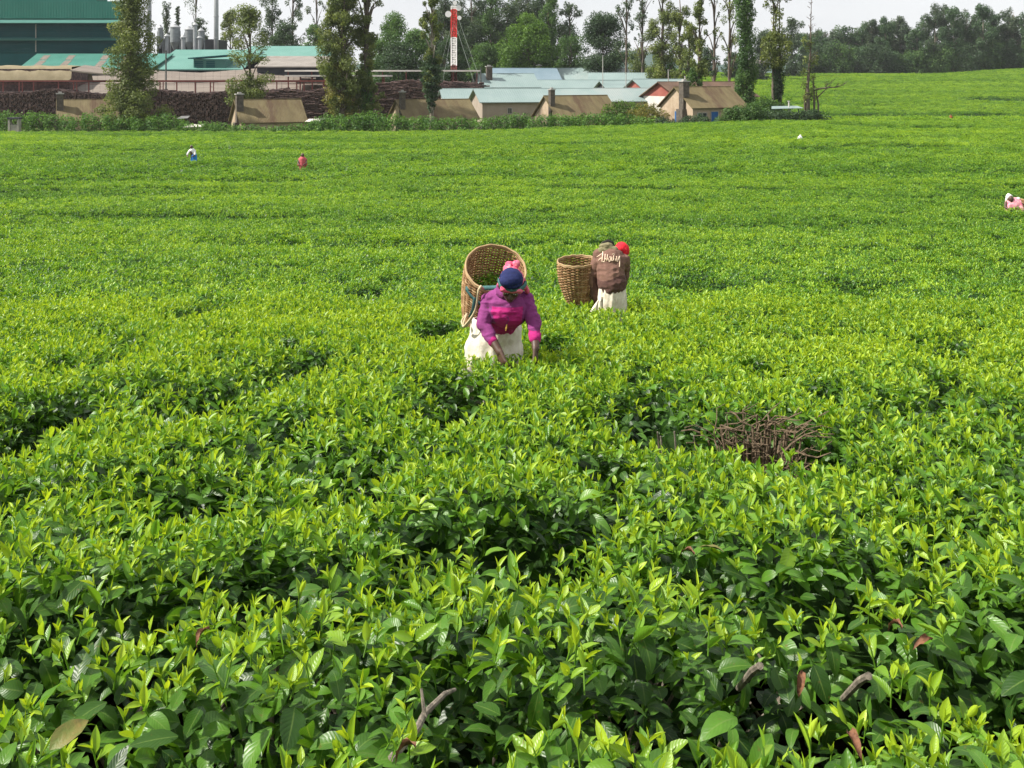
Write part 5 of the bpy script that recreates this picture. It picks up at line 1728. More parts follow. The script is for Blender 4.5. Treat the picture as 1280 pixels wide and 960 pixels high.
# ------------------------------------------------------------------ people
def prim_capsule(mb, p0, r0, p1, r1, n=12):
    p0, p1 = Vector(p0), Vector(p1)
    ax = p1 - p0; L = ax.length
    q = ax.to_track_quat('Z', 'Y').to_matrix().to_4x4() if L > 1e-6 else Matrix.Identity(4)
    prof = []
    for k in range(5): a = -math.pi / 2 + math.pi / 2 * k / 5 + .02; prof.append((r0 * math.cos(a), r0 * math.sin(a)))
    prof.append((r0, 0)); prof.append((r1, L))
    for k in range(1, 6): a = math.pi / 2 * k / 5 - .02; prof.append((r1 * math.cos(a), L + r1 * math.sin(a)))
    mb.lathe([(max(r, 1e-4), z) for r, z in prof], n, M4=Matrix.Translation(p0) @ q)

def prim_ell(mb, c, r, rot=(0, 0, 0), n=16):
    prof = [(max(math.cos(-math.pi / 2 + math.pi * k / 12), 1e-3), math.sin(-math.pi / 2 + math.pi * k / 12)) for k in range(13)]
    M4 = Matrix.Translation(c) @ Euler(rot).to_matrix().to_4x4() @ Matrix.Diagonal((r[0], r[1], r[2], 1))
    mb.lathe(prof, n, M4=M4)

def bake(o):
    dg = bpy.context.evaluated_depsgraph_get()
    dg.update()
    me = bpy.data.meshes.new_from_object(o.evaluated_get(dg))
    o.modifiers.clear()
    o.data = me
    return o

def blend(name, prims, m, parent, voxel=.009, it=5, folds=0.0, fscale=(1, 1, 1), seed=0):
    """one continuous skin grown round the given capsules and ellipsoids"""
    mb = MB()
    for p in prims:
        if p[0] == 'c': prim_capsule(mb, *p[1:])
        else: prim_ell(mb, *p[1:])
    o = mb.build(name, m, parent)
    rm = o.modifiers.new('skin', 'REMESH'); rm.mode = 'VOXEL'; rm.voxel_size = voxel; rm.use_smooth_shade = True
    sm = o.modifiers.new('soft', 'SMOOTH'); sm.factor = .6; sm.iterations = it
    bake(o)
    me = o.data
    if folds:
        n = len(me.vertices)
        co = np.empty(n * 3, np.float32); no = np.empty(n * 3, np.float32)
        me.vertices.foreach_get('co', co); me.vertices.foreach_get('normal', no)
        co = co.reshape(-1, 3); no = no.reshape(-1, 3)
        a = fbm(co[:, 0] * fscale[0] + co[:, 1] * fscale[1] * .6, co[:, 2] * fscale[2] + co[:, 1] * fscale[1] * .4, 200 + seed, 3)
        ridge = 1 - np.abs(a - .5) * 4
        co += no * (folds * np.clip(ridge, -.6, 1))[:, None]
        me.vertices.foreach_set('co', co.ravel()); me.update()
    me.materials.clear(); me.materials.append(m)
    me.polygons.foreach_set('use_smooth', np.ones(len(me.polygons), bool))
    return o

def paint(o, m, fn):
    """give the faces chosen by fn(centre array, normal array) the material m (differently coloured cloth)"""
    me = o.data
    me.materials.append(m)
    k = len(me.materials) - 1
    n = len(me.polygons)
    c = np.empty(n * 3, np.float32); me.polygons.foreach_get('center', c)
    no = np.empty(n * 3, np.float32); me.polygons.foreach_get('normal', no)
    mi = np.empty(n, np.int32); me.polygons.foreach_get('material_index', mi)
    mi[fn(c.reshape(-1, 3), no.reshape(-1, 3))] = k
    me.polygons.foreach_set('material_index', mi)

def hand(prims, wrist, direction, palm_n, side, sc=1.0, curl=.5):
    """palm, four unequal curled fingers and a thumb from the side of the palm"""
    d = Vector(direction).normalized(); nrm = Vector(palm_n); nrm = (nrm - d * nrm.dot(d)).normalized()
    s = d.cross(nrm).normalized() * side
    w = Vector(wrist)
    pc = w + d * .045 * sc
    for k in (-1, 0, 1):
        prims.append(('c', w + s * .018 * k * sc, .017 * sc, w + d * .085 * sc + s * .024 * k * sc, .0145 * sc, 8))
    for k, (off, L) in enumerate(((-.036, .060), (-.012, .074), (.012, .080), (.034, .072))):
        p = w + d * .085 * sc + s * off * sc
        c = curl + .10 * (k - 1.5)
        for j, f in enumerate((.42, .32, .26)):
            ang = c * (j + .6)
            dd = (d * math.cos(ang) + nrm * math.sin(ang)).normalized()
            q = p + dd * L * f * sc
            prims.append(('c', p, (.0092 - .0010 * j) * sc, q, (.0086 - .0012 * j) * sc, 7))
            p = q
    p = w + d * .022 * sc + s * .030 * sc
    for f, dd in ((.036, d * .55 + s * .75 + nrm * .25), (.030, d * .85 + s * .35 + nrm * .45), (.022, d * .9 + nrm * .6)):
        q = p + dd.normalized() * f * sc
        prims.append(('c', p, .0112 * sc, q, .0098 * sc, 7)); p = q

def head(prims, c, fwd, up, sc=1.0):
    """skull, jaw, brow, nose, lips, ears, looking along fwd"""
    c = Vector(c); f = Vector(fwd).normalized(); u = Vector(up); u = (u - f * u.dot(f)).normalized(); s = f.cross(u)
    def at(x, y, z): return c + s * x * sc + f * y * sc + u * z * sc
    q = Matrix((s, f, u)).transposed().to_euler()
    prims += [('e', at(0, -.012, .028), (.073 * sc, .092 * sc, .088 * sc), q), ('e', at(0, .022, -.045), (.055 * sc, .062 * sc, .062 * sc), q),
              ('e', at(0, .052, -.085), (.028 * sc, .028 * sc, .022 * sc), q), ('c', at(-.034, .072, .022), .014 * sc, at(.034, .072, .022), .014 * sc, 8),
              ('c', at(0, .080, .012), .009 * sc, at(0, .104, -.026), .013 * sc, 8), ('c', at(-.012, .092, -.030), .010 * sc, at(.012, .092, -.030), .010 * sc, 8),
              ('c', at(-.020, .078, -.055), .0095 * sc, at(.020, .078, -.055), .0095 * sc, 8), ('c', at(-.016, .076, -.067), .010 * sc, at(.016, .076, -.067), .010 * sc, 8),
              ('e', at(-.040, .062, -.016), (.022 * sc, .020 * sc, .022 * sc), q), ('e', at(.040, .062, -.016), (.022 * sc, .020 * sc, .022 * sc), q)]
    for k in (-1, 1):
        prims.append(('e', at(.074 * k, -.008, -.012), (.010 * sc, .020 * sc, .032 * sc), q))
    return at, q

def eyes(parent, at, q, sc=1.0):
    for k in (-1, 1):
        mb = MB(); prim_ell(mb, at(.031 * k, .071, .002), (.0125 * sc, .009 * sc, .0075 * sc), q, 10)
        e = mb.build('eye', M['mast_white'], parent, True)
        mb = MB(); prim_ell(mb, at(.031 * k, .0785, .001), (.0055 * sc, .003 * sc, .0055 * sc), q, 8)
        mb.build('iris', M['black_cloth'], e, True)

def ribbon(mb, pts, w, wid_dir, t=.004):
    """flat strap along pts, w wide along wid_dir"""
    pts = [Vector(p) for p in pts]; k = len(mb.v)
    v, f = [], []
    for i, p in enumerate(pts):
        tan = (pts[min(i + 1, len(pts) - 1)] - pts[max(i - 1, 0)]).normalized()
        wd = Vector(wid_dir); wd = (wd - tan * wd.dot(tan)).normalized(); nn = tan.cross(wd)
        for a, b in ((-1, -1), (1, -1), (1, 1), (-1, 1)):
            v.append(p + wd * w * .5 * a + nn * t * .5 * b)
    for i in range(len(pts) - 1):
        for j in range(4):
            f.append((i * 4 + j, i * 4 + (j + 1) % 4, i * 4 + 4 + (j + 1) % 4, i * 4 + 4 + j))
    f += [(3, 2, 1, 0), tuple(len(v) - 4 + j for j in range(4))]
    mb.add(v, f)

def basket(label, top_c, axis, h, r_top, r_bot, seed, rows, belly=0.0, level_rim=None):
    """woven picking basket: stakes, woven rows, rim, floor; open mouth at top_c"""
    a = Vector(axis).normalized()
    rot = a.to_track_quat('Z', 'Y').to_matrix().to_4x4()
    base = Vector(top_c) - a * h
    root = empty('picking_basket', base, label, 'basket')
    r = random.Random(seed)
    ns = 28
    def rad(t): return r_bot + (r_top - r_bot) * (1 - (1 - t) ** 1.9) + belly * math.sin(math.pi * t)
    st = MB()
    for k in range(ns):
        w = 6.2832 * k / ns
        pts = [rot @ Vector((rad(t) * math.cos(w), rad(t) * math.sin(w), t * h)) for t in np.linspace(0.0, 1, 9)]
        st.tube(pts, .0065, 5)
    st.build('stakes', M['wicker_pale'], root)
    for grp in range(rows):
        t = (grp + .5) / rows
        mb = MB(); pts = []
        n = ns * 4
        ph = math.pi * (grp % 2)
        for k in range(n + 1):
            w = 6.2832 * k / n
            rr_ = rad(t) + .010 * math.cos(w * ns / 2 + ph)
            pts.append(rot @ Vector((rr_ * math.cos(w), rr_ * math.sin(w), t * h + r.uniform(-.0015, .0015))))
        mb.tube(pts, h / rows * .46, 4, caps=False)
        mb.build('weaver', M['wicker'] if (grp * 7) % 5 else M['wicker_pale'], root, True)
    mb = MB()
    for j in range(2):
        pts = [rot @ Vector(((r_top + .004) * math.cos(6.2832 * k / 48), (r_top + .004) * math.sin(6.2832 * k / 48), h + .004 + .016 * j + .004 * math.sin(k * 1.7))) for k in range(49)]
        mb.tube(pts, .0085, 6, caps=False)
    mb.build('rim', M['wicker_pale'], root, True)
    mb = MB(); mb.lathe([(.01, .004), (r_bot * .98, .008), (r_bot * .98, .02), (.01, .018)], 28, M4=rot); mb.build('floor', M['wicker'], root)
    return root, rot

def world_px(px, py, d):
    return P(px, py, d)

# ---- the front picker
D1 = 8.0
T1 = Z(440, D1)                         # height of the tea line at her
def picker_front():
    s = D1 / F
    O = Vector((X(632, D1), D1 + .18, T1))
    g = gz(O.x, O.y) - O.z
    root = empty('person', (O.x, O.y, O.z + g), 'person bent over the tea in a magenta and purple fleece, navy cap, basket on back', 'person')
    dz = Vector((0, 0, -g))
    def L(u, y, v): return Vector((u, y, v)) + dz
    hipL, hipR = L(-.20, .10, .02), L(.02, .10, .02)
    waist = L(-.055, .02, .20)
    chest = L(.005, -.13, .355)
    shL, shR = L(-.126, -.15, .398), L(.150, -.15, .408)
    elL, elR = L(-.168, -.24, .225), L(.222, -.25, .250)
    wrL, wrR = L(-.045, -.40, .060), L(.230, -.40, .085)
    hc = L(.042, -.31, .535)
    fw, up = Vector((-.04, -.82, -.55)), Vector((.10, -.50, .82))
    pr = [('c', L(-.17, .10, -.78), .055, hipL, .10), ('c', L(.0, .10, -.78), .055, hipR, .10), ('e', L(-.09, .09, .06), (.19, .14, .14)),
          ('c', L(-.09, .08, .08), .145, waist, .14), ('c', waist, .14, chest, .145), ('c', shL + Vector((.03, 0, 0)), .065, shR - Vector((.03, 0, 0)), .065),
          ('c', shL, .058, elL, .046), ('c', elL, .045, wrL, .030), ('c', shR, .058, elR, .046), ('c', elR, .045, wrR, .030),
          ('c', chest + Vector((.02, -.05, .06)), .062, hc + Vector((0, .04, -.04)), .058)]
    for x in (-.17, .0): pr.append(('c', L(x, .06, -.80), .045, L(x, -.09, -.815), .035))
    at, q = head(pr, hc, fw, up)
    hand(pr, wrL, Vector((.35, -.45, -.80)), Vector((.6, .3, -.2)), -1, 1.05, .55)
    hand(pr, wrR, Vector((-.05, -.40, -.90)), Vector((-.7, .3, 0)), 1, 1.05, .55)
    blend('body', pr, M['skin'], root, .0075, 4)
    eyes(root, at, q)
    # fleece
    cf = [('c', L(-.075, .05, .155), .160, waist + Vector((.01, -.02, .02)), .155), ('c', waist, .155, chest, .152), ('e', chest + Vector((.01, -.03, -.02)), (.172, .15, .14)),
          ('c', shL + Vector((.03, 0, 0)), .070, shR - Vector((.03, 0, 0)), .070), ('c', shL, .062, elL, .051), ('c', elL, .050, elL.lerp(wrL, .60), .038),
          ('c', shR, .062, elR, .051), ('c', elR, .050, elR.lerp(wrR, .62), .038), ('c', chest + Vector((.03, -.07, .10)), .082, chest + Vector((.02, -.05, .04)), .11)]
    fl = blend('fleece', cf, M['purple'], root, .0065, 3, folds=.012, fscale=(8, 8, 17), seed=2)
    zz = -g
    def seg_d(c, a, b):
        a, b = np.array(a), np.array(b); t = np.clip(((c - a) @ (b - a)) / ((b - a) @ (b - a)), 0, 1)
        return np.linalg.norm(c - a - t[:, None] * (b - a), axis=1)
    paint(fl, M['magenta'], lambda c, n: ((np.abs(c[:, 0] - .012 + .10 * (.38 - (c[:, 2] - zz))) < .125) & (c[:, 2] - zz < .375) & (n[:, 1] < .35) & (seg_d(c, shL, elL) > .085) & (seg_d(c, elL, wrL) > .074) & (seg_d(c, shR, elR) > .085) & (seg_d(c, elR, wrR) > .074)))
    def cuff(c, n):
        dl = np.linalg.norm(c - np.array(elL.lerp(wrL, .66)), axis=1); dr = np.linalg.norm(c - np.array(elR.lerp(wrR, .68)), axis=1)
        return (dl < .050) | (dr < .050) | ((seg_d(c, elR, wrR) < .080) & (c[:, 2] - zz < .205))
    paint(fl, M['magenta'], cuff)
    # collar, zip
    mb = MB(); cc = chest + Vector((.022, -.075, .125))
    pts = [cc + Vector((.092 * math.cos(w), .075 * math.sin(w), .03 * math.sin(w) + .012)) for w in np.linspace(-1.25, 4.39, 26)]
    ribbon(mb, pts, .055, (0, .3, 1), .012); mb.build('collar', M['purple'], root, True)
    # yoke seam and zip laid on the front
    tree_ = BVHTree.FromObject(fl, bpy.context.evaluated_depsgraph_get())
    def onto(u, v, off=.004):
        o_ = L(u, -2.0, v)
        h = tree_.ray_cast(o_, Vector((0, 1, 0)))
        return (h[0] + h[1] * off) if h[0] is not None else o_ + Vector((0, 1.6, 0))
    mb = MB(); mb.tube([onto(.012 + .012 * math.sin(k), .31 - .018 * k, .002) for k in range(9)], .0035, 5); zo = mb.build('zip', M['purple'], root)
    mb = MB(); p = onto(.010, .245, .006); mb.tube([p, p + Vector((-.004, -.004, -.03)), p + Vector((-.008, -.004, -.05))], [.004, .007, .004], 6); mb.build('zip_pull', M['brass'], zo)
    # white sack tied round the waist
    sk = MB(); n = 72; rows = 14
    for j in range(rows + 1):
        t = j / rows
        z = .185 - t * .62
        cx, cy_ = -.072 - .03 * min(1, t * 3), .055
        rx = .185 + .055 * min(1, t * 2.2); ry = .175 + .05 * min(1, t * 2.0)
        for k in range(n):
            w = 6.2832 * k / n
            fold = .013 * (.3 + t) * math.sin(w * 9 + 1.6 * math.sin(j * .35) + math.sin(w * 3) * 2) + .007 * math.sin(w * 17 + j * .6) + .008 * math.sin(j * 1.7 + w * 2)
            sk.v.append(tuple(L(cx + (rx + fold) * math.cos(w), cy_ + (ry + fold) * math.sin(w), z + .03 * math.cos(w + 2.6) * (1 - t))))
    for j in range(rows):
        for k in range(n):
            a, b = j * n + k, j * n + (k + 1) % n
            sk.f.append((a, a + n, b + n, b))
    ao = sk.build('sack_apron', M['sack'], root, True)
    sd = ao.modifiers.new('cloth', 'SOLIDIFY'); sd.thickness = .006
    # pink scarf round the head, knot behind, navy cap in front on top
    H = Matrix((q.to_matrix().col[0], q.to_matrix().col[1], q.to_matrix().col[2])).transposed()
    pk = [('e', at(0, -.030, .045), (.092, .098, .092), q), ('c', at(-.08, -.02, .00), .022, at(-.086, -.05, -.05), .018), ('c', at(.08, -.02, .00), .022, at(.084, -.05, -.05), .018),
          ('c', at(-.062, .066, .040), .024, at(.062, .066, .040), .024)]
    rr_ = random.Random(3)
    for k in range(9):
        pk.append(('e', at(rr_.uniform(-.06, .07), -.12 + rr_.uniform(-.02, .03), .06 + rr_.uniform(-.05, .06)), (rr_.uniform(.022, .036),) * 3, q))
    for k in range(4):
        pk.append(('c', at(-.085, -.05 - k * .015, .03 - .02 * k), .022, at(-.10 - .012 * k, -.07, -.04 - .02 * k), .016))
    blend('headscarf', pk, M['pink'], root, .006, 3, folds=.007, fscale=(26, 26, 26), seed=6)
    cp = [('e', at(.006, .006, .112), (.086, .086, .052), q), ('e', at(.030, .040, .104), (.066, .056, .044), q), ('c', at(-.045, .070, .092), .014, at(.066, .066, .092), .016)]
    co = blend('cap', cp, M['navy'], root, .006, 4, folds=.004, fscale=(18, 18, 18), seed=8)
    mb = MB(); pts = [at(.006 + .087 * math.sin(w), .008 + .087 * math.cos(w), .086) for w in np.linspace(0, 6.283, 32)]
    ribbon(mb, pts, .030, up, .008); mb.build('band', M['navy'], co, True)
    # basket
    top = O + Vector((-.085, .20, .570))
    axis = Vector((.16, -.62, .77))
    bo, rot = basket('tall open wicker picking basket strapped on the back of the magenta picker', top, axis, .60, .245, .185, 4, 40)
    # leaves heaped low inside
    a = axis.normalized(); base = top - a * .60
    lr = np.random.default_rng(4); pos, ro, ti = [], [], []
    R3 = np.array(rot.to_3x3())
    for k in range(260):
        rr2, w = .20 * math.sqrt(lr.uniform(0, 1)), lr.uniform(0, 6.28)
        pos.append(np.array(base) + R3 @ np.array([rr2 * math.cos(w), rr2 * math.sin(w), .30 + lr.uniform(-.03, .04)]))
        ro.append((lr.normal(-.4, .6), lr.normal(0, .6), lr.uniform(0, 6.28))); ti.append(lr.uniform(.05, .3))
    lv = instancer('plucked_leaves', MATURE, np.array(pos), np.array(ro), np.full((260, 3), .6), np.array(ti), lr.integers(0, 8, 260))
    tag(lv, 'heap of plucked green leaves inside the tall basket', 'leaves', kind='stuff')
    # head strap and the dangling rope
    B = lambda w, t, e=.012: top - a * (1 - t) * .60 + Vector(R3 @ np.array([(.245 + e) * math.cos(w), (.245 + e) * math.sin(w), 0]))
    RB = root.location
    mb = MB()
    hp = [at(-.115, -.02, .04), at(-.088, .055, .060), at(0, .100, .072), at(.088, .055, .060), at(.105, -.02, .04)]
    hp = [p + RB for p in hp]
    ang = [math.atan2((rot.to_3x3().inverted() @ (P(px, py, D1 + .3) - top)).y, (rot.to_3x3().inverted() @ (P(px, py, D1 + .3) - top)).x) for px, py in ((580, 358), (655, 352))]
    pl_ = B(ang[0], .80); prr = B(ang[1], .80)
    mid = pl_.lerp(hp[0], .5) + Vector((0, -.02, -.01))
    ribbon(mb, [pl_, mid] + hp + [hp[-1].lerp(prr, .5), prr], .034, (0, 0, 1), .006)
    arc = [B(ang[0] + k * .12, .80 - k * .01) for k in range(0, 14)]
    ribbon(mb, arc, .034, a, .006)
    so = mb.build('strap', M['teal_strap'], None, True); so.parent = bo; so.location = -bo.location
    mb = MB()
    for off, sag in ((0, 0), (.02, .05)):
        p0 = P(598, 363, D1 - .02); p1 = P(594, 388, D1 + .05); p2 = P(583 - off * 150, 408, D1 + .10); p3 = P(577 + sag * 60, 402, D1 + .16); p4 = P(584, 392, D1 + .28)
        pts = []
        for k in range(17):
            t = k / 16 * 3.999; i = int(t); f_ = t - i
            c_ = [p0, p0, p1, p2, p3, p4, p4]
            m0, m1 = (c_[i + 2] - c_[i]) * .5, (c_[i + 3] - c_[i + 1]) * .5
            A_, B_ = c_[i + 1], c_[i + 2]
            pts.append(A_ * (2 * f_ ** 3 - 3 * f_ ** 2 + 1) + m0 * (f_ ** 3 - 2 * f_ ** 2 + f_) + B_ * (-2 * f_ ** 3 + 3 * f_ ** 2) + m1 * (f_ ** 3 - f_ ** 2))
        mb.tube(pts, .008, 6)
    mb.tube([P(598, 363, D1 - .02), P(601, 358, D1 + .02), P(604, 361, D1 + .06)], .011, 6)
    po = mb.build('rope', M['rope'], None, True); po.parent = bo; po.location = -bo.location
    mb = MB(); ribbon(mb, [B(ang[0] + .45, .80), B(ang[0] + .48, .55), B(ang[0] + .42, .36)], .03, (1, 0, 0), .005)
    qo = mb.build('hanging_cloth', M['teal_strap'], None, True); qo.parent = bo; qo.location = -bo.location
picker_front()

# ---- the second picker, seen from behind
D2 = 12.0
def picker_back():
    T2 = Z(388, D2)
    O = Vector((X(763, D2), D2 - .05, T2))
    g = gz(O.x, O.y) - O.z
    root = empty('person', (O.x, O.y, O.z + g), 'person seen from behind in a brown sweatshirt with cream print and red headscarf', 'person')
    def L(u, y, v): return Vector((u, y, v - g))
    shL, shR = L(-.125, .15, .630), L(.165, .15, .575)
    elL, elR = L(-.192, .16, .36), L(.190, .25, .38)
    wrL, wrR = L(-.165, .16, .10), L(.15, .42, .15)
    hc = L(.152, .30, .620)
    fw, up = Vector((.15, .75, -.64)), Vector((.30, .55, .75))
    pr = [('c', L(-.08, .03, -.75), .05, L(-.06, .03, .12), .075), ('c', L(.10, .03, -.75), .05, L(.08, .03, .12), .075), ('e', L(.015, .02, .20), (.12, .105, .12)),
          ('c', L(.01, .03, .24), .11, L(.01, .14, .55), .13), ('c', shL, .065, shR, .065), ('c', shL, .058, elL, .045), ('c', elL, .044, wrL, .030),
          ('c', shR, .058, elR, .045), ('c', elR, .044, wrR, .03), ('c', L(.02, .18, .66), .065, hc - Vector((.02, .05, .04)), .058),
          ('c', L(-.10, .04, -.76), .045, L(-.10, .18, -.775), .035), ('c', L(.10, .04, -.76), .045, L(.10, .18, -.775), .035)]
    at, q = head(pr, hc, fw, up)
    hand(pr, wrL, Vector((.1, .25, -.95)), Vector((.5, .5, 0)), 1, 1.05, .5)
    hand(pr, wrR, Vector((0, .5, -.85)), Vector((-.5, .4, 0)), -1, 1.05, .5)
    blend('body', pr, M['skin'], root, .009, 4)
    eyes(root, at, q)
    cf = [('c', L(.014, .02, .315), .166, L(.012, .12, .54), .160), ('e', L(.018, .12, .57), (.175, .150, .14)), ('c', shL + Vector((.02, 0, -.01)), .074, shR - Vector((.02, 0, .01)), .074),
          ('c', shL, .070, elL, .058), ('c', elL, .064, elL.lerp(wrL, .9), .044), ('c', shR, .070, elR, .060), ('c', elR, .060, elR.lerp(wrR, .9), .044)]
    sw = blend('sweatshirt', cf, M['brown_fleece'], root, .0085, 2, folds=.012, fscale=(7, 7, 12), seed=12)
    paint(sw, M['dark_fleece'], lambda c, n: ((c[:, 2] + g < .40 + .03 * np.sin(c[:, 0] * 14)) & (np.abs(c[:, 0]) < .20)) | (c[:, 2] + g < .26))
    # hood lying on the shoulders
    hd = [('e', L(-.035, .17, .735), (.082, .08, .050)), ('c', L(-.105, .12, .690), .030, L(.06, .12, .705), .034)]
    ho = blend('hood', hd, M['olive_cloth'], root, .008, 3, folds=.012, fscale=(14, 14, 14), seed=14)
    mb = MB(); mb.tube([L(-.105, .16, .742), L(-.07, .155, .775), L(-.02, .155, .792), L(.03, .155, .774), L(.058, .15, .730)], [.010, .020, .026, .022, .010], 8)
    mb.build('hood_lining', M['black_cloth'], ho, True)
    sc_ = [('e', at(0, -.022, .040), (.090, .100, .092), q), ('c', at(-.05, .066, .050), .02, at(.05, .066, .050), .02), ('e', at(.0, -.11, .0), (.04, .03, .035), q)]
    blend('headscarf', sc_, M['red_cloth'], root, .008, 3, folds=.006, fscale=(18, 18, 18), seed=15)
    # cream handstyle print on the back
    tr_ = BVHTree.FromObject(sw, bpy.context.evaluated_depsgraph_get())
    def onto(zx, zy):
        px, py = 730 + zx / 20.0, 296 + zy / 20.0
        p = P(px, py, D2 - 1.0) - root.location
        d_ = (P(px, py, D2) - P(px, py, D2 - 1.0)).normalized()
        h = tr_.ray_cast(p, d_)
        return h[0] + h[1] * .003 if h[0] is not None else None
    strokes = [([(325, 505), (395, 465), (455, 425)], 22), ([(370, 595), (400, 560), (440, 535), (475, 525)], 26), ([(478, 345), (474, 440), (462, 545), (452, 632)], 30),
               ([(452, 632), (485, 620), (512, 634)], 22), ([(535, 435), (528, 530), (512, 634)], 26), ([(512, 560), (548, 545), (565, 600)], 20),
               ([(592, 450), (585, 520), (572, 600)], 24), ([(572, 600), (605, 540), (622, 580), (632, 630)], 22), ([(632, 630), (660, 600), (668, 540), (650, 500), (625, 520)], 20),
               ([(668, 500), (700, 520), (695, 600)], 22), ([(695, 600), (730, 585), (742, 540)], 20), ([(705, 440), (745, 432), (765, 450)], 18), ([(745, 470), (742, 530), (738, 590)], 20),
               ([(772, 545), (790, 560), (780, 605), (810, 600), (825, 555)], 20), ([(815, 490), (822, 560), (830, 630)], 24), ([(830, 630), (855, 570), (884, 490)], 22),
               ([(884, 490), (888, 600), (890, 690), (882, 755)], 26)]
    mb = MB()
    for pts, w in strokes:
        dense = []
        for k in range(len(pts) - 1):
            for t in np.linspace(0, 1, 5)[:(5 if k == len(pts) - 2 else 4)]:
                dense.append((pts[k][0] * (1 - t) + pts[k + 1][0] * t, pts[k][1] * (1 - t) + pts[k + 1][1] * t))
        q3 = [p for p in (onto(*d) for d in dense) if p is not None]
        if len(q3) > 1: mb.tube(q3, w / 20.0 / F * D2 * .5, 5)
    mb.build('print', M['print'], sw, True)
    # white sack skirt
    sk = MB(); n = 72; rows = 12
    for j in range(rows + 1):
        t = j / rows; z = .315 - t * .62
        rx = .146 + .018 * min(1, t * 4); ry = .138 + .025 * min(1, t * 4)
        for k in range(n):
            w = 6.2832 * k / n
            fold = .010 * (.3 + t) * math.sin(w * 8 + math.sin(w * 3) * 2 + j * .2) + .006 * math.sin(w * 19 + j * .5) + .010 * math.sin(j * 1.3 + w * 2) * t
            sk.v.append(tuple(L(.018 + (rx + fold) * math.cos(w), .02 + (ry + fold) * math.sin(w), z + .02 * math.sin(w * 2))))
    for j in range(rows):
        for k in range(n):
            a, b = j * n + k, j * n + (k + 1) % n
            sk.f.append((a, a + n, b + n, b))
    ao = sk.build('sack_skirt', M['sack'], root, True)
    ao.modifiers.new('cloth', 'SOLIDIFY').thickness = .006
    # flap of the sack reaching to the left
    mb = MB()
    for i in range(9):
        for j in range(7):
            u, v = i / 8, j / 6
            x = -.11 - .20 * u * (.15 + .85 * v); z = .20 - .04 * u - .26 * v
            mb.v.append(tuple(L(x, -.10 + .06 * u + .02 * math.sin(i * 1.4 + j), z)))
    for i in range(8):
        for j in range(6):
            a = i * 7 + j; mb.f.append((a, a + 1, a + 8, a + 7))
    fo = mb.build('flap', M['sack'], ao, True); fo.modifiers.new('cloth', 'SOLIDIFY').thickness = .006
    # the hem string
    mb = MB(); mb.tube([L(-.08, -.165, .06), L(-.02, -.175, .05), L(.04, -.175, .02), L(.07, -.165, -.04), L(.075, -.16, -.10)], .006, 6); mb.build('string', M['rope'], ao, True)
    top = P(722, 328, D2 + .26)
    basket('round wicker picking basket standing on the tea beside the brown sweatshirt', top, (-.03, -.10, .99), .48, .237, .133, 9, 30, belly=.012)
picker_back()

# ---- far pickers
def small_picker(px, py_line, d, label, prims, clothes, group=None, cat='person', lift=0.0):
    d = d_solve(px, py_line); O = P(px, py_line, d) + Vector((0, 0, lift)); g = gz(O.x, O.y) - O.z
    root = empty('person', (O.x, O.y, O.z + g), label, cat)
    def L(u, y, v): return Vector((u, y, v - g))
    pr = [('c', L(-.09, 0, -.7), .05, L(-.08, 0, .05), .09), ('c', L(.09, 0, -.7), .05, L(.08, 0, .05), .09)] + prims(L)
    blend('body', pr, M['skin'], root, .02, 3)
    for nm, m, fn in clothes:
        blend(nm, fn(L), M[m], root, .02, 3, folds=.012, fscale=(8, 8, 8))
    return root
def std(lean_x, lean_y, hh=.66):
    def f(L):
        pr = [('c', L(0, 0, .05), .13, L(lean_x * .7, lean_y * .7, hh * .62), .14), ('c', L(lean_x * .7 - .17, lean_y, hh * .62), .055, L(lean_x - .22, lean_y - .12, hh * .28), .04),
              ('c', L(lean_x * .7 + .17, lean_y, hh * .62), .055, L(lean_x + .22, lean_y - .12, hh * .28), .04), ('c', L(lean_x - .22, lean_y - .12, hh * .28), .04, L(lean_x - .10, lean_y - .3, hh * .1), .03),
              ('c', L(lean_x + .22, lean_y - .12, hh * .28), .04, L(lean_x + .10, lean_y - .3, hh * .1), .03), ('c', L(lean_x * .8, lean_y * .8, hh * .62), .06, L(lean_x, lean_y, hh * .85), .055),
              ('e', L(lean_x, lean_y - .02, hh), (.085, .105, .12))]
        return pr
    return f
small_picker(242, 203, 47.0, 'tiny far person in a white top and blue skirt on the left slope', std(-.10, -.05, .60),
             [('shirt', 'mast_white', lambda L: [('c', L(.02, 0, .20), .13, L(-.06, -.04, .42), .135), ('c', L(-.20, -.04, .40), .06, L(-.30, -.16, .2), .05), ('c', L(.08, -.04, .40), .06, L(.12, -.16, .2), .05)]),
              ('skirt', 'blue_cloth', lambda L: [('c', L(.0, 0, -.5), .20, L(.02, 0, .16), .15)])], lift=.26)
small_picker(378.5, 209, 42.5, 'tiny far person in a rose shirt standing in the slope', std(0, -.04, .54),
             [('shirt', 'rose_cloth', lambda L: [('c', L(0, 0, -.3), .19, L(0, -.03, .33), .17), ('c', L(-.15, -.03, .33), .075, L(-.19, -.1, .05), .06), ('c', L(.15, -.03, .33), .075, L(.19, -.1, .05), .06)])], lift=.08)
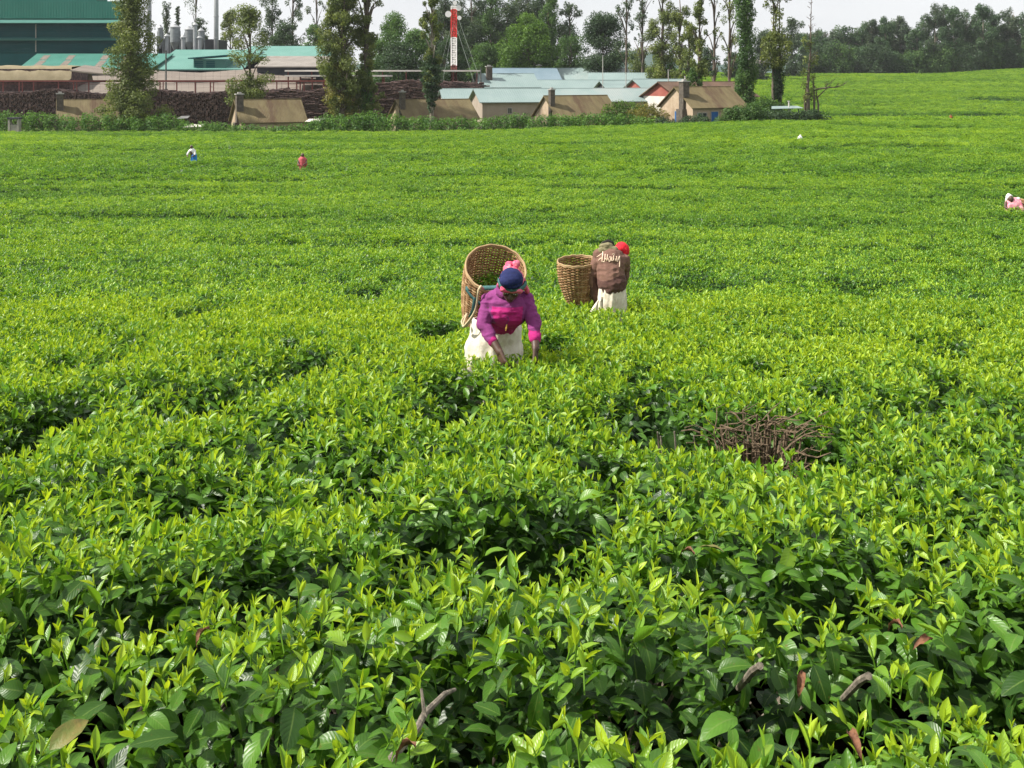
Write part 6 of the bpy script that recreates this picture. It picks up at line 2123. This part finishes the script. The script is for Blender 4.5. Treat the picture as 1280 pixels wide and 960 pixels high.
small_picker(1266, 262, 31.0, 'far person in a pink wrap and white headscarf stooping at the right edge', std(-.13, -.10, .36),
             [('wrap', 'pinkwrap', lambda L: [('e', L(.0, -.02, .14), (.26, .24, .25)), ('e', L(.10, .0, .24), (.16, .15, .15)), ('c', L(-.15, -.10, .22), .10, L(-.25, -.22, .0), .075), ('c', L(.14, -.10, .22), .10, L(.16, -.26, .0), .075)]),
              ('headscarf', 'mast_white', lambda L: [('e', L(-.14, -.05, .42), (.100, .10, .085)), ('c', L(-.14, -.03, .43), .06, L(-.15, -.01, .50), .03), ('c', L(-.20, -.05, .40), .04, L(-.22, -.03, .30), .035), ('e', L(.15, -.06, .36), (.06, .05, .045))])])
_t = P(1281, 252, d_solve(1266, 262) + .2)
basket('brown basket at the back of the pink wrapped far person', _t, (.45, .1, .88), .40, .17, .12, 21, 14)
small_picker(1188.5, 149, 119.0 + 52, 'tiny far person in an orange shirt below the treeline slope', std(0, 0, .52),
             [('shirt', 'orange_cloth', lambda L: [('c', L(0, 0, -.2), .20, L(0, -.03, .30), .17)])])
_w = P(1000, 174, d_solve(1000, 174))
mb = MB(); prim_ell(mb, (0, 0, .12), (.20, .16, .17)); prim_ell(mb, (.03, 0, .30), (.07, .06, .08))
o = mb.build('sack', M['mast_white'], None, True, loc=_w - Vector((0, 0, .03)))
tag(o, 'small white sack lying on the far tea', 'sack')

# ------------------------------------------------------------------ thin haze over the whole slope
mb = MB()
mb.box(-2300, 2300, -330, 1700, -14, 60)
hz = mb.build('haze')
hz.data.materials.clear()
hm_ = bpy.data.materials.new('haze')
hm_.use_nodes = True
hn, hl = hm_.node_tree.nodes, hm_.node_tree.links
hn.clear()
ho_ = hn.new('ShaderNodeOutputMaterial')
hv = hn.new('ShaderNodeVolumePrincipled')
hv.inputs['Color'].default_value = (0.93, 0.96, 1.0, 1)
hv.inputs['Density'].default_value = 0.00012
hv.inputs['Anisotropy'].default_value = 0.2
hl.new(hv.outputs[0], ho_.inputs['Volume'])
hz.data.materials.append(hm_)
tag(hz, kind='stuff')
hz.display_type = 'WIRE'
